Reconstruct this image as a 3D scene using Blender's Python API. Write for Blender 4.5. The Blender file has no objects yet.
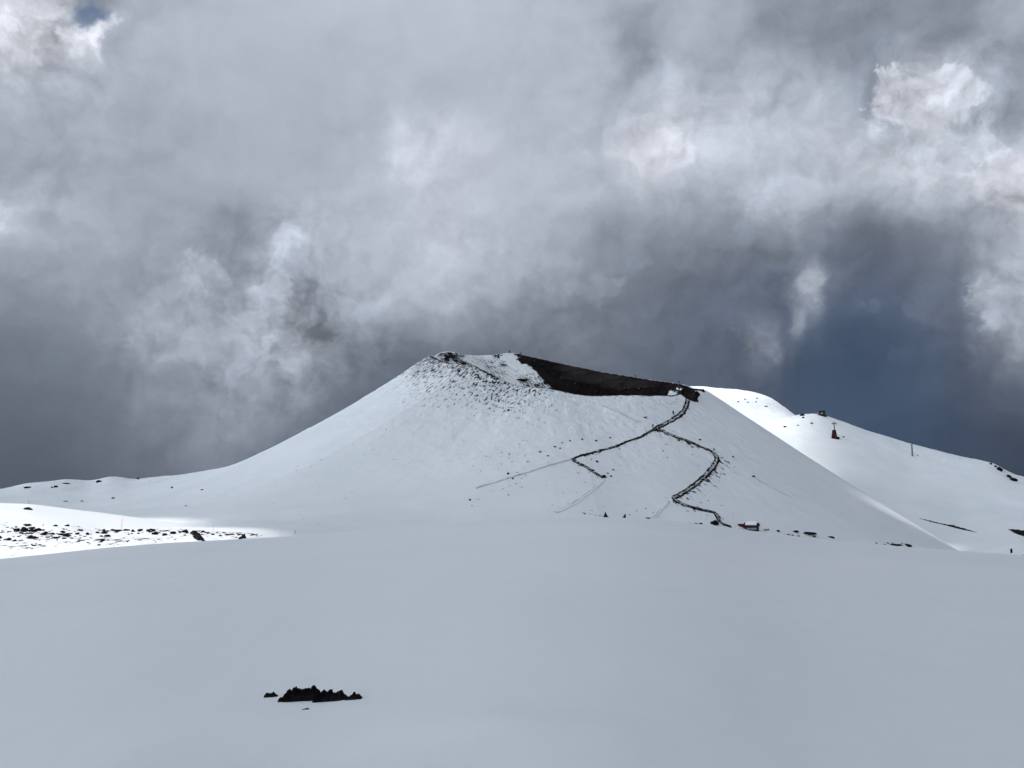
import bpy, bmesh, math, random
import numpy as np
from mathutils import Vector, Matrix

random.seed(7)
rng = np.random.default_rng(11)
sc = bpy.context.scene
COL = sc.collection

# ------------------------------------------------------------------ camera maths
F = 788.0
HORIZON = 500.0
EYE = 1.6
PITCH = math.atan((HORIZON - 384.0) / F)
CP, SP = math.cos(PITCH), math.sin(PITCH)

def azel(px, py):
    """azimuth and tan(elevation) of a direction of view"""
    px = np.asarray(px, float); py = np.asarray(py, float)
    dx = px - 512.0
    dy = F * CP - (384.0 - py) * SP
    dz = F * SP + (384.0 - py) * CP
    return np.arctan2(dx, dy), dz / np.hypot(dx, dy)

def project(x, y, z):
    fwd = y * CP + (z - EYE) * SP
    up = -y * SP + (z - EYE) * CP
    return 512 + F * x / fwd, 384 - F * up / fwd

def curve(pts):
    """elevation (tan) along azimuth through a list of sight lines"""
    a, e = azel([p[0] for p in pts], [p[1] for p in pts])
    ends = (e[0] + e[-1]) / 2
    a = np.concatenate(([-math.pi], a, [math.pi]))
    e = np.concatenate(([ends], e, [ends]))
    return a, e

def ev(c, az):
    if c is cH:          # the near hump is broad and smooth
        return sum(np.interp(az + k, c[0], c[1]) for k in np.linspace(-0.055, 0.055, 9)) / 9
    return sum(np.interp(az + k, c[0], c[1]) for k in (-0.004, 0.0, 0.004)) / 3

# ------------------------------------------------------------------ noise
_perm = rng.permutation(512)
_perm = np.concatenate([_perm, _perm, _perm])
_val = rng.random(512)

def vnoise(x, y):
    xi = np.floor(x).astype(int); yi = np.floor(y).astype(int)
    fx = x - xi; fy = y - yi
    fx = fx * fx * fx * (fx * (fx * 6 - 15) + 10); fy = fy * fy * fy * (fy * (fy * 6 - 15) + 10)
    def h(a, b): return _val[_perm[(_perm[a & 511] + b) & 511]]
    return (h(xi, yi) * (1 - fx) + h(xi + 1, yi) * fx) * (1 - fy) + (h(xi, yi + 1) * (1 - fx) + h(xi + 1, yi + 1) * fx) * fy

def fbm(x, y, o=4, g=0.5):
    s = 0; a = 1; t = 0
    for k in range(o):
        s = s + a * (vnoise(x * 2 ** k + 17.3 * k, y * 2 ** k - 9.1 * k) - 0.5); t += a; a *= g
    return s / t * 2

def sstep(a, b, x):
    t = np.clip((x - a) / (b - a), 0, 1)
    return t * t * (3 - 2 * t)

def smax(a, b, k):
    h = np.maximum(k - np.abs(a - b), 0) / k
    return np.maximum(a, b) + h * h * k / 4

def hermite(R, Z, r):
    """monotone cubic through knots R (list of arrays or numbers), Z (list of arrays), at r"""
    n = len(R)
    R = [np.broadcast_to(np.asarray(q, float), r.shape) for q in R]
    Z = [np.broadcast_to(np.asarray(q, float), r.shape) for q in Z]
    d = [(Z[i + 1] - Z[i]) / (R[i + 1] - R[i]) for i in range(n - 1)]
    m = [d[0]]
    for i in range(1, n - 1):
        p = d[i - 1] * d[i]
        m.append(np.where(p > 0, 2 * p / np.where(p > 0, d[i - 1] + d[i], 1), 0.0))
    m.append(d[-1])
    out = np.where(r < R[0], Z[0] + (r - R[0]) * m[0], Z[-1])
    for i in range(n - 1):
        h = R[i + 1] - R[i]
        t = np.clip((r - R[i]) / h, 0, 1)
        v = (2*t**3 - 3*t**2 + 1) * Z[i] + (t**3 - 2*t**2 + t) * h * m[i] + (-2*t**3 + 3*t**2) * Z[i+1] + (t**3 - t**2) * h * m[i+1]
        out = np.where((r >= R[i]) & (r <= R[i + 1]), v, out)
    return out

# ------------------------------------------------------------------ the snow field and the low ground
HUMP = [(-900,612),(-600,600),(-200,576),(0,560),(50,554),(100,548),(150,544.5),(200,541.5),(280,537),(350,532),(430,524.5),
        (500,519.5),(560,517),(600,516),(650,518.5),(700,523.5),(740,529),(800,537),(850,542),(900,546.5),(960,551.5),(1024,555.5),(1200,567),(1700,600)]
def off(pts, d): return [(a, b + d) for a, b in pts]
cH = curve(HUMP)
c1 = curve(off(HUMP, 10))
c2 = curve([(-900,612),(-200,574),(0,559),(100,547),(200,540.5),(280,537.5),(330,542),(400,540),(600,530),(1024,575),(1700,620)])
c3 = curve([(-900,540),(-200,523),(0,523),(40,523.5),(70,524.5),(100,528),(150,528.5),(200,529.5),(240,532),(280,536.5),(330,545),(400,545),(600,535),(1024,585),(1700,640)])
c4 = curve([(-900,545),(-200,527),(0,527),(70,528),(100,530.5),(200,532.5),(280,539),(330,546),(400,550),(600,540),(1024,595),(1700,640)])
c5 = curve([(-900,480),(-300,492),(0,503),(30,504),(60,508),(100,512.5),(140,518),(170,522),(200,523.5),(230,521.5),(260,520),(300,520.5),(350,523),(400,528),(450,540),(600,560),(1024,610),(1700,650)])
c6 = curve([(-900,486),(-300,497),(0,508),(60,513),(140,523),(200,527.5),(260,525),(350,529),(450,545),(600,565),(1024,615),(1700,660)])
c7 = curve([(-900,490),(-300,505),(0,512),(170,526),(300,528),(400,535),(500,560),(1024,615),(1700,660)])
c8 = curve([(-900,500),(-300,495),(-100,493),(0,489),(12,487),(30,483.5),(50,482),(66,480.2),(90,481.6),(104,478.5),(112,477.2),(122,478),(135,479.5),(150,477.6),(176,475.2),(200,471.8),(216,470),(245,470),(300,485),(450,520),(600,560),(1024,620),(1700,660)])
c9 = curve([(-900,530),(-300,520),(0,512),(150,505),(300,520),(600,585),(1024,640),(1700,680)])
c10 = curve([(-900,560),(0,560),(600,600),(1024,660),(1700,680)])

def crest_r(az):
    return 68 - 10 * np.sin(az * 1.3 + 0.5)

def base_z(x, y, detail=True):
    az = np.arctan2(x, y); r = np.hypot(x, y)
    D = crest_r(az); te = ev(cH, az)
    near = EYE + te * r - EYE * (1 - r / D) ** 2
    zc = EYE + te * D
    kn = [(D, te), (D + 34, ev(c1, az)), (135, ev(c2, az)), (180, ev(c3, az)), (196, ev(c4, az)), (262, ev(c5, az)), (292, ev(c6, az)),
          (355, ev(c7, az)), (545, ev(c8, az)), (640, ev(c9, az)), (1300, ev(c10, az)), (4000, ev(c10, az) - 0.02), (9000, ev(c10, az) - 0.02)]
    far = hermite([k[0] for k in kn], [EYE + k[0] * k[1] for k in kn], r)
    z = np.where(r < D, near, far)
    if detail:
        z = z + 0.014 * fbm(x * 0.9, y * 0.45, 5, 0.55) * sstep(1.0, 4.0, r) + 0.05 * fbm(x * 0.11 + 3, y * 0.07, 3) * sstep(7, 18, r) + 0.35 * fbm(x * 0.03, y * 0.03, 3) * sstep(100, 160, r)
        # wind scoop in front of the near rocks and a low drift trailing off to their right
        z = z - 0.035 * np.exp(-((x + 1.42) / 0.8) ** 2 - ((y - 5.25) / 0.28) ** 2) + 0.03 * np.exp(-((x + 0.05) / 0.6) ** 2 - ((y - (5.55 - 0.12 * (x + 0.6))) / 0.22) ** 2) + 0.022 * np.exp(-((x + 1.5) / 1.2) ** 2 - ((y - 5.9) / 0.5) ** 2)
        rocky = sstep(-40, 0, -x - 40) * sstep(118, 140, r) * (1 - sstep(182, 205, r))
        z = z + rocky * 0.45 * fbm(x * 0.25, y * 0.25, 4)
        farm = sstep(330, 420, r)
        z = z + farm * 1.3 * fbm(x * 0.03 + 8, y * 0.03, 5, 0.55)
    return z

# ------------------------------------------------------------------ the cinder cone
CX, CY, RA, RB = 30.0, 440.0, 76.0, 60.0
NEAR = [(434,357.5),(442,361.5),(450,363.2),(462,364.5),(475,366),(487,373),(500,379.5),(512,384),(522,386.5),(540,388),(560,391),(575,394.5),(590,396),(620,395.5),(650,395.8),(672,396.2),(684,394),(693,391)]
FAR = [(436,355.5),(441,352.6),(448,351.4),(456,352.6),(466,354.8),(478,355.6),(490,355.0),(500,353.6),(508,353.0),(516,353.6),(523,355.2),(540,358.8),(560,363.4),(580,367.6),(600,371.6),(620,375),(640,378.4),(660,381),(678,383.4),(688,386.0),(694,388.5)]

def rim_table():
    T = []
    for lst, sgn in ((NEAR, -1), (FAR, 1)):
        for px, py in lst:
            az, te = azel(px, py)
            ux, uy = math.sin(az), math.cos(az)
            A = (ux / RA) ** 2 + (uy / RB) ** 2
            B = -2 * (ux * CX / RA ** 2 + uy * CY / RB ** 2)
            Cc = (CX / RA) ** 2 + (CY / RB) ** 2 - 1
            disc = max(B * B - 4 * A * Cc, 0.0)
            t = (-B + sgn * math.sqrt(disc)) / (2 * A)
            x, y = ux * t - CX, uy * t - CY
            T.append((math.atan2(y / RB, x / RA) % (2 * math.pi), EYE + t * te))
    T.sort()
    th = np.array([t[0] for t in T]); h = np.array([t[1] for t in T])
    th = np.concatenate((th - 2 * math.pi, th, th + 2 * math.pi)); h = np.tile(h, 3)
    return th, h
RIM_T, RIM_H = rim_table()
SL_T = np.array([0, 0.5, 1.57, 2.6, 3.14, 3.7, 4.71, 5.6, 6.2832])
SL_V = np.array([.765, .73, .66, .69, .71, .69, .57, .70, .765])
SL_C = np.array([.03, .03, .1, .18, .23, .21, .10, .03, .03])

def cone_parts(x, y):
    ex, ey = (x - CX) / RA, (y - CY) / RB
    th = np.arctan2(ey, ex) % (2 * math.pi)
    q = np.hypot(ex, ey)
    rr = np.hypot(x - CX, y - CY)
    d = rr - rr / np.maximum(q, 1e-6)          # metres outside the rim
    d = np.where(q < 1e-3, -RB, d)
    return th, d, rr

def cone_z(x, y, detail=True):
    th, d, rr = cone_parts(x, y)
    H = np.interp(th, RIM_T, RIM_H)
    s = np.interp(th, SL_T, SL_V)
    w = 2.0
    e = np.sqrt(d * d + w * w) - w
    dout = np.maximum(d, 0)
    bend = np.interp(th, SL_T, SL_C)
    zo = H - s * e * (1 - bend * np.clip((dout - 20) / 130, 0, 2.4))
    zi = smax(H - 0.66 * e, np.full_like(H, 36.0), 10.0)
    z = np.where(d >= 0, zo, zi)
    if detail:
        up = np.exp(-np.maximum(d, 0) / 55)
        rough = 0.25 + 0.75 * up
        z = z + rough * (0.55 * fbm(th * 22, rr * 0.035, 4) * (0.18 + 0.82 * up)) * sstep(3, 16, np.abs(d))
        left = sstep(2.3, 3.2, th) * (1 - sstep(5.2, 5.9, th))
        z = z + 0.9 * left * up * fbm(x * 0.22, y * 0.22, 4, 0.6) * (0.3 + 0.7 * sstep(0, 6, np.abs(d)))
        z = z + 0.5 * fbm(x * 0.02, y * 0.02, 3) * sstep(20, 80, d)
        z = z + 0.35 * fbm(x * 0.4, y * 0.4, 3, 0.6) * (1 - sstep(-2, 2, d))
    b = base_z(x, y, False)
    return smax(z, b - 0.6, 26.0) if not detail else smax(z, base_z(x, y, True) - 0.6, 26.0)

# ------------------------------------------------------------------ the ridge on the right
RC = [(440,540),(560,480),(640,440),(700,432),(760,424),(786,417.5),(796,415.3),(804,414.2),(812,413.4),(819,413.8),(828,416.6),(840,421.4),(870,432),(910,444.3),(935,450.5),(960,456.3),(980,459.6),(990,461.8),(1000,466.5),(1010,472.5),(1018,475.6),(1024,477.5),(1100,497),(1300,530),(1700,590)]
BC = [(440,500),(540,430),(640,392),(690,387.4),(705,387.6),(720,388.5),(740,390.6),(755,393),(765,396.2),(775,401.5),(784,408),(792,414.5),(800,421),(830,440),(1024,520),(1300,560),(1700,620)]
d0 = curve([(440,640),(1700,650)])
d1 = curve([(440,620),(640,590),(900,600),(960,590),(1024,570),(1200,566),(1700,620)])
d2 = curve([(440,600),(640,570),(800,548),(900,552),(960,551),(1024,543),(1200,548),(1700,620)])
d3 = curve([(440,580),(640,505),(760,462),(800,466),(860,485),(900,497),(960,510),(1024,514),(1200,535),(1700,610)])
d3b = curve([(440,560),(640,470),(760,440),(800,440),(840,448),(870,456),(910,468),(960,478),(1024,493),(1200,525),(1700,600)])
d4 = curve(RC)
d5 = curve(off(RC, 4))
d6 = curve(BC)
d7 = curve(off(BC, 25))
d8 = curve(off(BC, 120))

def ridge_z(x, y, detail=True):
    az = np.arctan2(x, y); r = np.hypot(x, y)
    kn = [(225, ev(d0, az)), (300, ev(d1, az)), (420, ev(d2, az)), (540, ev(d3, az)), (610, ev(d3b, az)), (680, ev(d4, az)), (730, ev(d5, az)), (950, ev(d6, az)), (1060, ev(d7, az)), (2400, ev(d8, az))]
    z = hermite([k[0] for k in kn], [EYE + k[0] * k[1] for k in kn], r)
    if detail:
        z = z + 1.1 * fbm(x * 0.02 + 4, y * 0.02, 4) * sstep(330, 450, r) + 0.7 * fbm(x * 0.09, y * 0.09, 3, 0.6) * sstep(560, 700, r)
    return z

def hit(px, py, fn, r0=3.0, r1=1300.0, n=26000):
    """where a line of sight first meets a surface"""
    az, te = azel(px, py)
    r = np.geomspace(r0, r1, n)
    x, y = r * math.sin(az), r * math.cos(az)
    below = fn(x, y) >= EYE + r * te
    k = int(np.argmax(below)) if below.any() else n - 1
    return float(x[k]), float(y[k]), float(fn(x[k:k+1], y[k:k+1])[0])

# ------------------------------------------------------------------ node helpers
class NT:
    def __init__(self, tree):
        self.t = tree; self.n = tree.nodes; self.l = tree.links
    def new(self, kind, **kw):
        nd = self.n.new(kind)
        for k, v in kw.items(): setattr(nd, k, v)
        return nd
    def put(self, sock, v):
        if isinstance(v, bpy.types.NodeSocket): self.l.new(v, sock)
        else: sock.default_value = v
    def math(self, op, a, b=None, c=None, clamp=False):
        nd = self.new('ShaderNodeMath', operation=op, use_clamp=clamp)
        self.put(nd.inputs[0], a)
        if b is not None: self.put(nd.inputs[1], b)
        if c is not None: self.put(nd.inputs[2], c)
        return nd.outputs[0]
    def vmath(self, op, a, b=None, scale=None):
        nd = self.new('ShaderNodeVectorMath', operation=op)
        self.put(nd.inputs[0], a)
        if b is not None: self.put(nd.inputs[1], b)
        if scale is not None: self.put(nd.inputs['Scale'], scale)
        return nd.outputs['Value'] if op in ('LENGTH', 'DOT_PRODUCT') else nd.outputs[0]
    def noise(self, vec, scale, detail=4, rough=0.5, out='Fac', dist=0.0):
        nd = self.new('ShaderNodeTexNoise')
        self.put(nd.inputs['Vector'], vec)
        nd.inputs['Scale'].default_value = scale; nd.inputs['Detail'].default_value = detail
        nd.inputs['Roughness'].default_value = rough; nd.inputs['Distortion'].default_value = dist
        return nd.outputs[out]
    def mix(self, f, a, b):
        nd = self.new('ShaderNodeMix', data_type='RGBA')
        self.put(nd.inputs[0], f); self.put(nd.inputs[6], a); self.put(nd.inputs[7], b)
        return nd.outputs[2]
    def fmix(self, f, a, b):
        nd = self.new('ShaderNodeMix', data_type='FLOAT')
        self.put(nd.inputs[0], f); self.put(nd.inputs[2], a); self.put(nd.inputs[3], b)
        return nd.outputs[0]
    def rng(self, v, a, b, c=0.0, d=1.0, smooth=True):
        nd = self.new('ShaderNodeMapRange', interpolation_type='SMOOTHSTEP' if smooth else 'LINEAR')
        self.put(nd.inputs[0], v)
        for i, q in zip((1, 2, 3, 4), (a, b, c, d)): self.put(nd.inputs[i], q)
        return nd.outputs[0]

def material(name):
    m = bpy.data.materials.new(name); m.use_nodes = True
    t = NT(m.node_tree)
    bs = m.node_tree.nodes['Principled BSDF']
    return m, t, bs

def mottled(name, c1, c2, scale=3.0, rough=0.85, bump=0.3, dist=0.05):
    m, t, bs = material(name)
    tc = t.new('ShaderNodeTexCoord').outputs['Object']
    n = t.noise(tc, scale, 5, 0.6)
    t.put(bs.inputs['Base Color'], t.mix(t.rng(n, 0.35, 0.65), (*c1, 1), (*c2, 1)))
    bs.inputs['Roughness'].default_value = rough
    bs.inputs['Specular IOR Level'].default_value = 0.05
    if bump:
        b = t.new('ShaderNodeBump'); b.inputs['Strength'].default_value = bump; b.inputs['Distance'].default_value = dist
        t.put(b.inputs['Height'], t.noise(tc, scale * 4, 5, 0.65)); t.put(bs.inputs['Normal'], b.outputs[0])
    return m

def snow_material():
    m, t, bs = material('snow and scoria')
    uv = t.new('ShaderNodeUVMap', uv_map='st').outputs[0]
    at = t.new('ShaderNodeAttribute', attribute_name='bare').outputs['Fac']
    ob = t.new('ShaderNodeTexCoord').outputs['Object']
    n1 = t.noise(uv, 0.85, 5, 0.6)
    n2 = t.noise(ob, 1.3, 4, 0.6)
    n = t.math('ADD', t.math('MULTIPLY', n1, 0.7), t.math('MULTIPLY', n2, 0.3))
    n = t.rng(n, 0.34, 0.66, 0.0, 1.0, False)
    f = t.math('MULTIPLY_ADD', t.math('SUBTRACT', t.math('ADD', n, at), 1.0), 6.0, 0.5, clamp=True)
    f = t.math('MULTIPLY', f, t.rng(at, 0.0, 0.03))
    big = t.noise(ob, 0.05, 4, 0.55)
    fine = t.noise(ob, 2.4, 6, 0.65)
    snow = t.mix(t.rng(big, 0.3, 0.7), (0.80, 0.835, 0.87, 1), (0.86, 0.885, 0.91, 1))
    snow = t.mix(t.math('MULTIPLY', t.rng(fine, 0.3, 0.7), 0.35), snow, (0.78, 0.815, 0.85, 1))
    rk = t.mix(t.rng(t.noise(ob, 0.35, 5, 0.6), 0.35, 0.7), (0.006, 0.0055, 0.0065, 1), (0.018, 0.013, 0.013, 1))
    rk = t.mix(t.math('MULTIPLY', t.rng(t.noise(ob, 0.045, 5, 0.65), 0.50, 0.66), 0.8), rk, (0.022, 0.0145, 0.0145, 1))
    t.put(bs.inputs['Base Color'], t.mix(f, snow, rk))
    bs.inputs['Roughness'].default_value = 0.8
    t.put(bs.inputs['Specular IOR Level'], t.fmix(f, 0.12, 0.01))
    b1 = t.new('ShaderNodeBump'); b1.inputs['Strength'].default_value = 0.35; b1.inputs['Distance'].default_value = 0.03
    t.put(b1.inputs['Height'], t.noise(ob, 1.6, 7, 0.62))
    b2 = t.new('ShaderNodeBump'); b2.inputs['Strength'].default_value = 0.5; b2.inputs['Distance'].default_value = 0.25
    t.put(b2.inputs['Height'], f); t.put(b2.inputs['Normal'], b1.outputs[0])
    t.put(bs.inputs['Normal'], b2.outputs[0])
    return m

M_SNOW = snow_material()
M_LAVA = mottled('black lava', (0.005, 0.005, 0.006), (0.016, 0.014, 0.014), 6, 0.9, 0.6, 0.05)
M_LAVAB = mottled('brown lava', (0.007, 0.0065, 0.007), (0.030, 0.022, 0.018), 0.35, 0.9, 0.6, 0.2)
M_PATH = None

# ------------------------------------------------------------------ mesh helpers
def mesh_obj(name, verts, faces, mat, smooth=True, parent=None, attr=None, uv=None):
    me = bpy.data.meshes.new(name)
    verts = np.asarray(verts, np.float32)
    faces = np.asarray(faces, np.int32)
    nv, nf, k = len(verts), len(faces), faces.shape[1]
    me.vertices.add(nv); me.vertices.foreach_set('co', verts.ravel())
    me.loops.add(nf * k); me.loops.foreach_set('vertex_index', faces.ravel())
    me.polygons.add(nf); me.polygons.foreach_set('loop_start', np.arange(0, nf * k, k, dtype=np.int32))
    me.polygons.foreach_set('use_smooth', np.full(nf, smooth))
    if attr is not None:
        for an, av in attr.items():
            a = me.attributes.new(an, 'FLOAT', 'POINT'); a.data.foreach_set('value', np.asarray(av, np.float32))
    if uv is not None:
        u = me.uv_layers.new(name='st')
        u.data.foreach_set('uv', np.asarray(uv, np.float32)[faces.ravel()].ravel())
    me.update(); me.validate()
    if mat: me.materials.append(mat)
    o = bpy.data.objects.new(name, me); COL.objects.link(o)
    if parent: o.parent = parent
    return o

def grid_faces(n, m, wrap=False):
    """n columns, m rows; vertex index = col*m+row"""
    i = np.arange(n if wrap else n - 1)[:, None]; j = np.arange(m - 1)[None, :]
    i2 = (i + 1) % n
    f = np.stack([i * m + j, i2 * m + j, i2 * m + j + 1, i * m + j + 1], -1).reshape(-1, 4)
    return f

def bm_obj(name, bm, mat, parent=None, smooth=False):
    me = bpy.data.meshes.new(name); bm.normal_update(); bm.to_mesh(me); bm.free()
    for p in me.polygons: p.use_smooth = smooth
    for q in (mat if isinstance(mat, (list, tuple)) else [mat]): me.materials.append(q)
    o = bpy.data.objects.new(name, me); COL.objects.link(o)
    if parent: o.parent = parent
    return o

def tag(o, label=None, cat=None, group=None, kind=None):
    if label: o['label'] = label
    if cat: o['category'] = cat
    if group: o['group'] = group
    if kind: o['kind'] = kind
    return o

def empty(name, loc, rz=0.0):
    o = bpy.data.objects.new(name, None); COL.objects.link(o)
    o.location = loc; o.rotation_euler = (0, 0, rz); o.empty_display_size = 0.5
    return o

# ------------------------------------------------------------------ footpaths: routes over the cone
def route(pts, step=1.0):
    P = [hit(px, py, lambda x, y: cone_z(x, y, False), 150, 700) for px, py in pts]
    P = np.array([(p[0], p[1]) for p in P])
    # Catmull-Rom
    out = []
    for i in range(len(P) - 1):
        p0, p1, p2, p3 = P[max(i - 1, 0)], P[i], P[i + 1], P[min(i + 2, len(P) - 1)]
        n = max(2, int(np.linalg.norm(p2 - p1) / step))
        for k in range(n):
            t = k / n
            out.append(0.5 * ((2 * p1) + (-p0 + p2) * t + (2*p0 - 5*p1 + 4*p2 - p3) * t*t + (-p0 + 3*p1 - 3*p2 + p3) * t**3))
    out.append(P[-1])
    return np.array(out)

ROUTES = {
    'summit': ([(688,396),(687.5,401),(686,407),(683,412),(677,417),(669,422),(661,426),(654,429.5)], 1.35, 1.0),
    'upper_left': ([(655,429),(648,433),(640,437),(630,441),(620,444.5),(608,448.5),(596,451.5),(586,454),(579,456),(573,458.5)], 0.65, 1.0),
    'lower_left': ([(573,458),(575,461),(580,463.5),(586,466.5),(592,470),(598,474),(604,477)], 0.85, 0.7),
    'upper_right': ([(655,429),(662,431.5),(670,434.5),(680,438.5),(690,442.5),(700,446.5),(708,450),(714,453.5),(717,457),(716,462),(712,468),(706,474.5),(698,481),(690,487.5),(682,493),(674,497.5)], 1.25, 1.0),
    'lower_right': ([(673,497),(677,500.5),(683,503.5),(690,506),(698,508.5),(706,510.3),(713,511.6),(716,513.5),(718,517),(720,521),(725,524.5),(731,526)], 0.95, 1.0),
    'side_track': ([(753,477.5),(765,484),(778,491),(791,497.5)], 0.20, 0.25),
    'upper_track': ([(603,406.5),(615,411.5),(628,417),(641,422.5)], 0.26, 0.35),
    'ski_track': ([(603,478.5),(598,483.5),(592,489.5),(585,495.5),(576,502),(566,507.5),(556,512.5)], 1.1, 1.0),
    'ski_track_low': ([(668,501.5),(663,506.5),(659,511),(655,516.5)], 0.9, 1.0),
    'faint_left': ([(572,459.5),(560,462),(545,466.5),(530,471.5),(515,476),(500,480.5),(488,484),(476,488)], 0.24, 0.35),
}
SEG = {k: route(v[0]) for k, v in ROUTES.items()}

# ------------------------------------------------------------------ build: snow field
def build_snow_field():
    a = np.concatenate([np.radians(np.arange(-180, -40, 1.5)), np.radians(np.arange(-40, 40, 0.09)), np.radians(np.arange(40, 180, 1.5))])
    r = np.concatenate([[0.02, 0.3, 0.6], np.geomspace(1.0, 40, 150), np.linspace(40.4, 120, 130), np.linspace(121, 300, 190), np.linspace(302, 700, 130), np.geomspace(720, 9000, 40)])
    A, Rr = np.meshgrid(a, r, indexing='ij')
    x, y = (Rr * np.sin(A)).ravel(), (Rr * np.cos(A)).ravel()
    z = base_z(x, y)
    rr = np.hypot(x, y)
    px, py = project(x, np.maximum(y, 1), z)
    bare = np.zeros_like(x)
    fs = sstep(380, 470, rr) * sstep(-250, -160, x * -1 * -1) if False else sstep(400, 470, rr) * (1 - sstep(-215, -150, x))
    bare += fs * np.clip(0.10 + 0.20 * fbm(x * 0.015, y * 0.015, 3), 0, 0.5)
    mor = sstep(120, 140, rr) * (1 - sstep(183, 190, rr)) * (1 - sstep(-60, -38, x)) * (y > 0)
    bare += mor * np.clip(0.20 + 0.42 * fbm(x * 0.06 + 2, y * 0.06, 3) + 0.10 * sstep(165, 178, rr), 0, 0.45)
    o = mesh_obj('snow_field', np.stack([x, y, z], -1), grid_faces(len(a), len(r), True), M_SNOW, True, attr={'bare': bare}, uv=np.stack([x, y * 0.6], -1))
    tag(o, kind='structure')
    return o
build_snow_field()

def build_cone():
    th = np.concatenate([np.linspace(math.radians(175), math.radians(365), 1100, endpoint=False), np.linspace(math.radians(5), math.radians(175), 420, endpoint=False)])
    q = np.concatenate([np.linspace(0.0, 0.9, 60), np.linspace(0.906, 1.12, 60), np.linspace(1.13, 2.0, 110), np.linspace(2.01, 4.6, 160)])
    T, Q = np.meshgrid(th, q, indexing='ij')
    # ellipse near the rim, a circle further out
    e = sstep(1.0, 3.0, Q)
    ax = RA * Q; by = Q * (RB + (RA - RB) * e)
    x = (CX + ax * np.cos(T)).ravel(); y = (CY + by * np.sin(T)).ravel()
    z = cone_z(x, y)
    t, d, rr = cone_parts(x, y)
    px, py = project(x, y, z)
    nz = fbm(x * 0.12, y * 0.12, 4, 0.6)
    bare = np.zeros_like(x)
    inside = 1 - sstep(-1.5, 0.5, d)
    wig = 14 * fbm(x * 0.06 + 5, y * 0.06, 5, 0.65)
    black = inside * sstep(-3, 3, px - (516 + np.clip(py - 355, 0, 40) * 0.95) + wig)
    bare = np.maximum(bare, black)
    bare = np.maximum(bare, inside * (1 - black) * np.clip(0.34 + 0.65 * nz, 0, 0.8))
    # far right end of the black wall meets snow pockets
    pocket = np.exp(-(((px - 672) / 4.5) ** 2 + ((py - 393) / 2.6) ** 2)) + np.exp(-(((px - 679) / 3.5) ** 2 + ((py - 388.5) / 1.7) ** 2))
    bare = bare * (1 - np.clip(pocket * (1.2 + 1.6 * fbm(x * 0.35, y * 0.35, 3, 0.6)), 0, 1))
    # crags under the left rim and the speckled upper slope
    out = sstep(-0.5, 1.5, d)
    lw = sstep(345, 420, px) * (1 - sstep(545, 640, px))
    bare = np.maximum(bare, out * lw * np.clip((0.12 * np.exp(-np.maximum(d, 0) / 10) + 0.27 * (1 - sstep(10, 52, d)) * sstep(365, 410, px) * (1 - sstep(500, 580, px)) + 0.16 * np.exp(-np.maximum(d, 0) / 40)) + 0.14 * nz - 0.03, 0, 0.56))
    bare = np.maximum(bare, out * np.clip(0.22 * np.exp(-d / 9) + 0.1 * nz, 0, 0.5) * (py < 415))
    # a dark trodden line along the rim
    rimline = 1.5 * np.exp(-((d + 0.3) / 1.35) ** 2) * sstep(427, 431, px) * (1 - sstep(525, 560, px)) * (y < CY)
    bare = np.maximum(bare, 1.0 * rimline)
    ang = np.exp(-((d + 6) / 6) ** 2) * sstep(440, 446, px) * (1 - sstep(462, 470, px)) * (y < CY + 40)
    bare = np.maximum(bare, ang * np.clip(0.68 + 0.8 * nz, 0, 1))
    lip = np.exp(-((d - 0.5) / 1.8) ** 2) * sstep(520, 560, px) * (1 - sstep(700, 706, px)) * (y < CY)
    bare = np.maximum(bare, lip * np.clip(0.45 + 0.5 * nz, 0, 0.8))
    # scattered stones low down
    bare = np.maximum(bare, out * np.clip(0.02 + 0.2 * fbm(x * 0.03 + 30, y * 0.03, 3), 0, 0.15))
    # spilled scoria on the downhill side of the paths
    sel = np.where((px > 450) & (px < 760) & (py > 395) & (py < 540) & (y < CY))[0]
    spill = np.zeros_like(x)
    for k, (pts, w, s) in ROUTES.items():
        if 'ski' in k: continue
        seg = SEG[k][::2]
        for c0 in range(0, len(sel), 20000):
            ii = sel[c0:c0 + 20000]
            dx = x[ii][:, None] - seg[None, :, 0]; dy = y[ii][:, None] - seg[None, :, 1]
            dist = np.hypot(dx, dy); j = dist.argmin(1); dm = dist[np.arange(len(ii)), j]
            rc = np.hypot(seg[j, 0] - CX, seg[j, 1] - CY)
            down = rr[ii] - rc
            reach = {'upper_right': 5.0, 'lower_right': 3.5, 'lower_left': 3.5, 'upper_left': 1.6, 'summit': 1.5, 'faint_left': 0.9, 'side_track': 0.7, 'upper_track': 0.8}[k]
            v = s * np.where(down > 0, 0.74 * np.exp(-dm / reach), 0.5 * np.exp(-dm / 0.6))
            spill[ii] = np.maximum(spill[ii], v)
    bare = np.maximum(bare, spill * (0.8 + 0.4 * fbm(t * 60, rr * 0.05, 3)))
    uv = np.stack([t * 90, rr * 0.42], -1)
    o = mesh_obj('crater_hill', np.stack([x, y, z], -1), grid_faces(len(th), len(q), True), M_SNOW, True, attr={'bare': bare}, uv=uv)
    tag(o, kind='structure')
build_cone()

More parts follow.
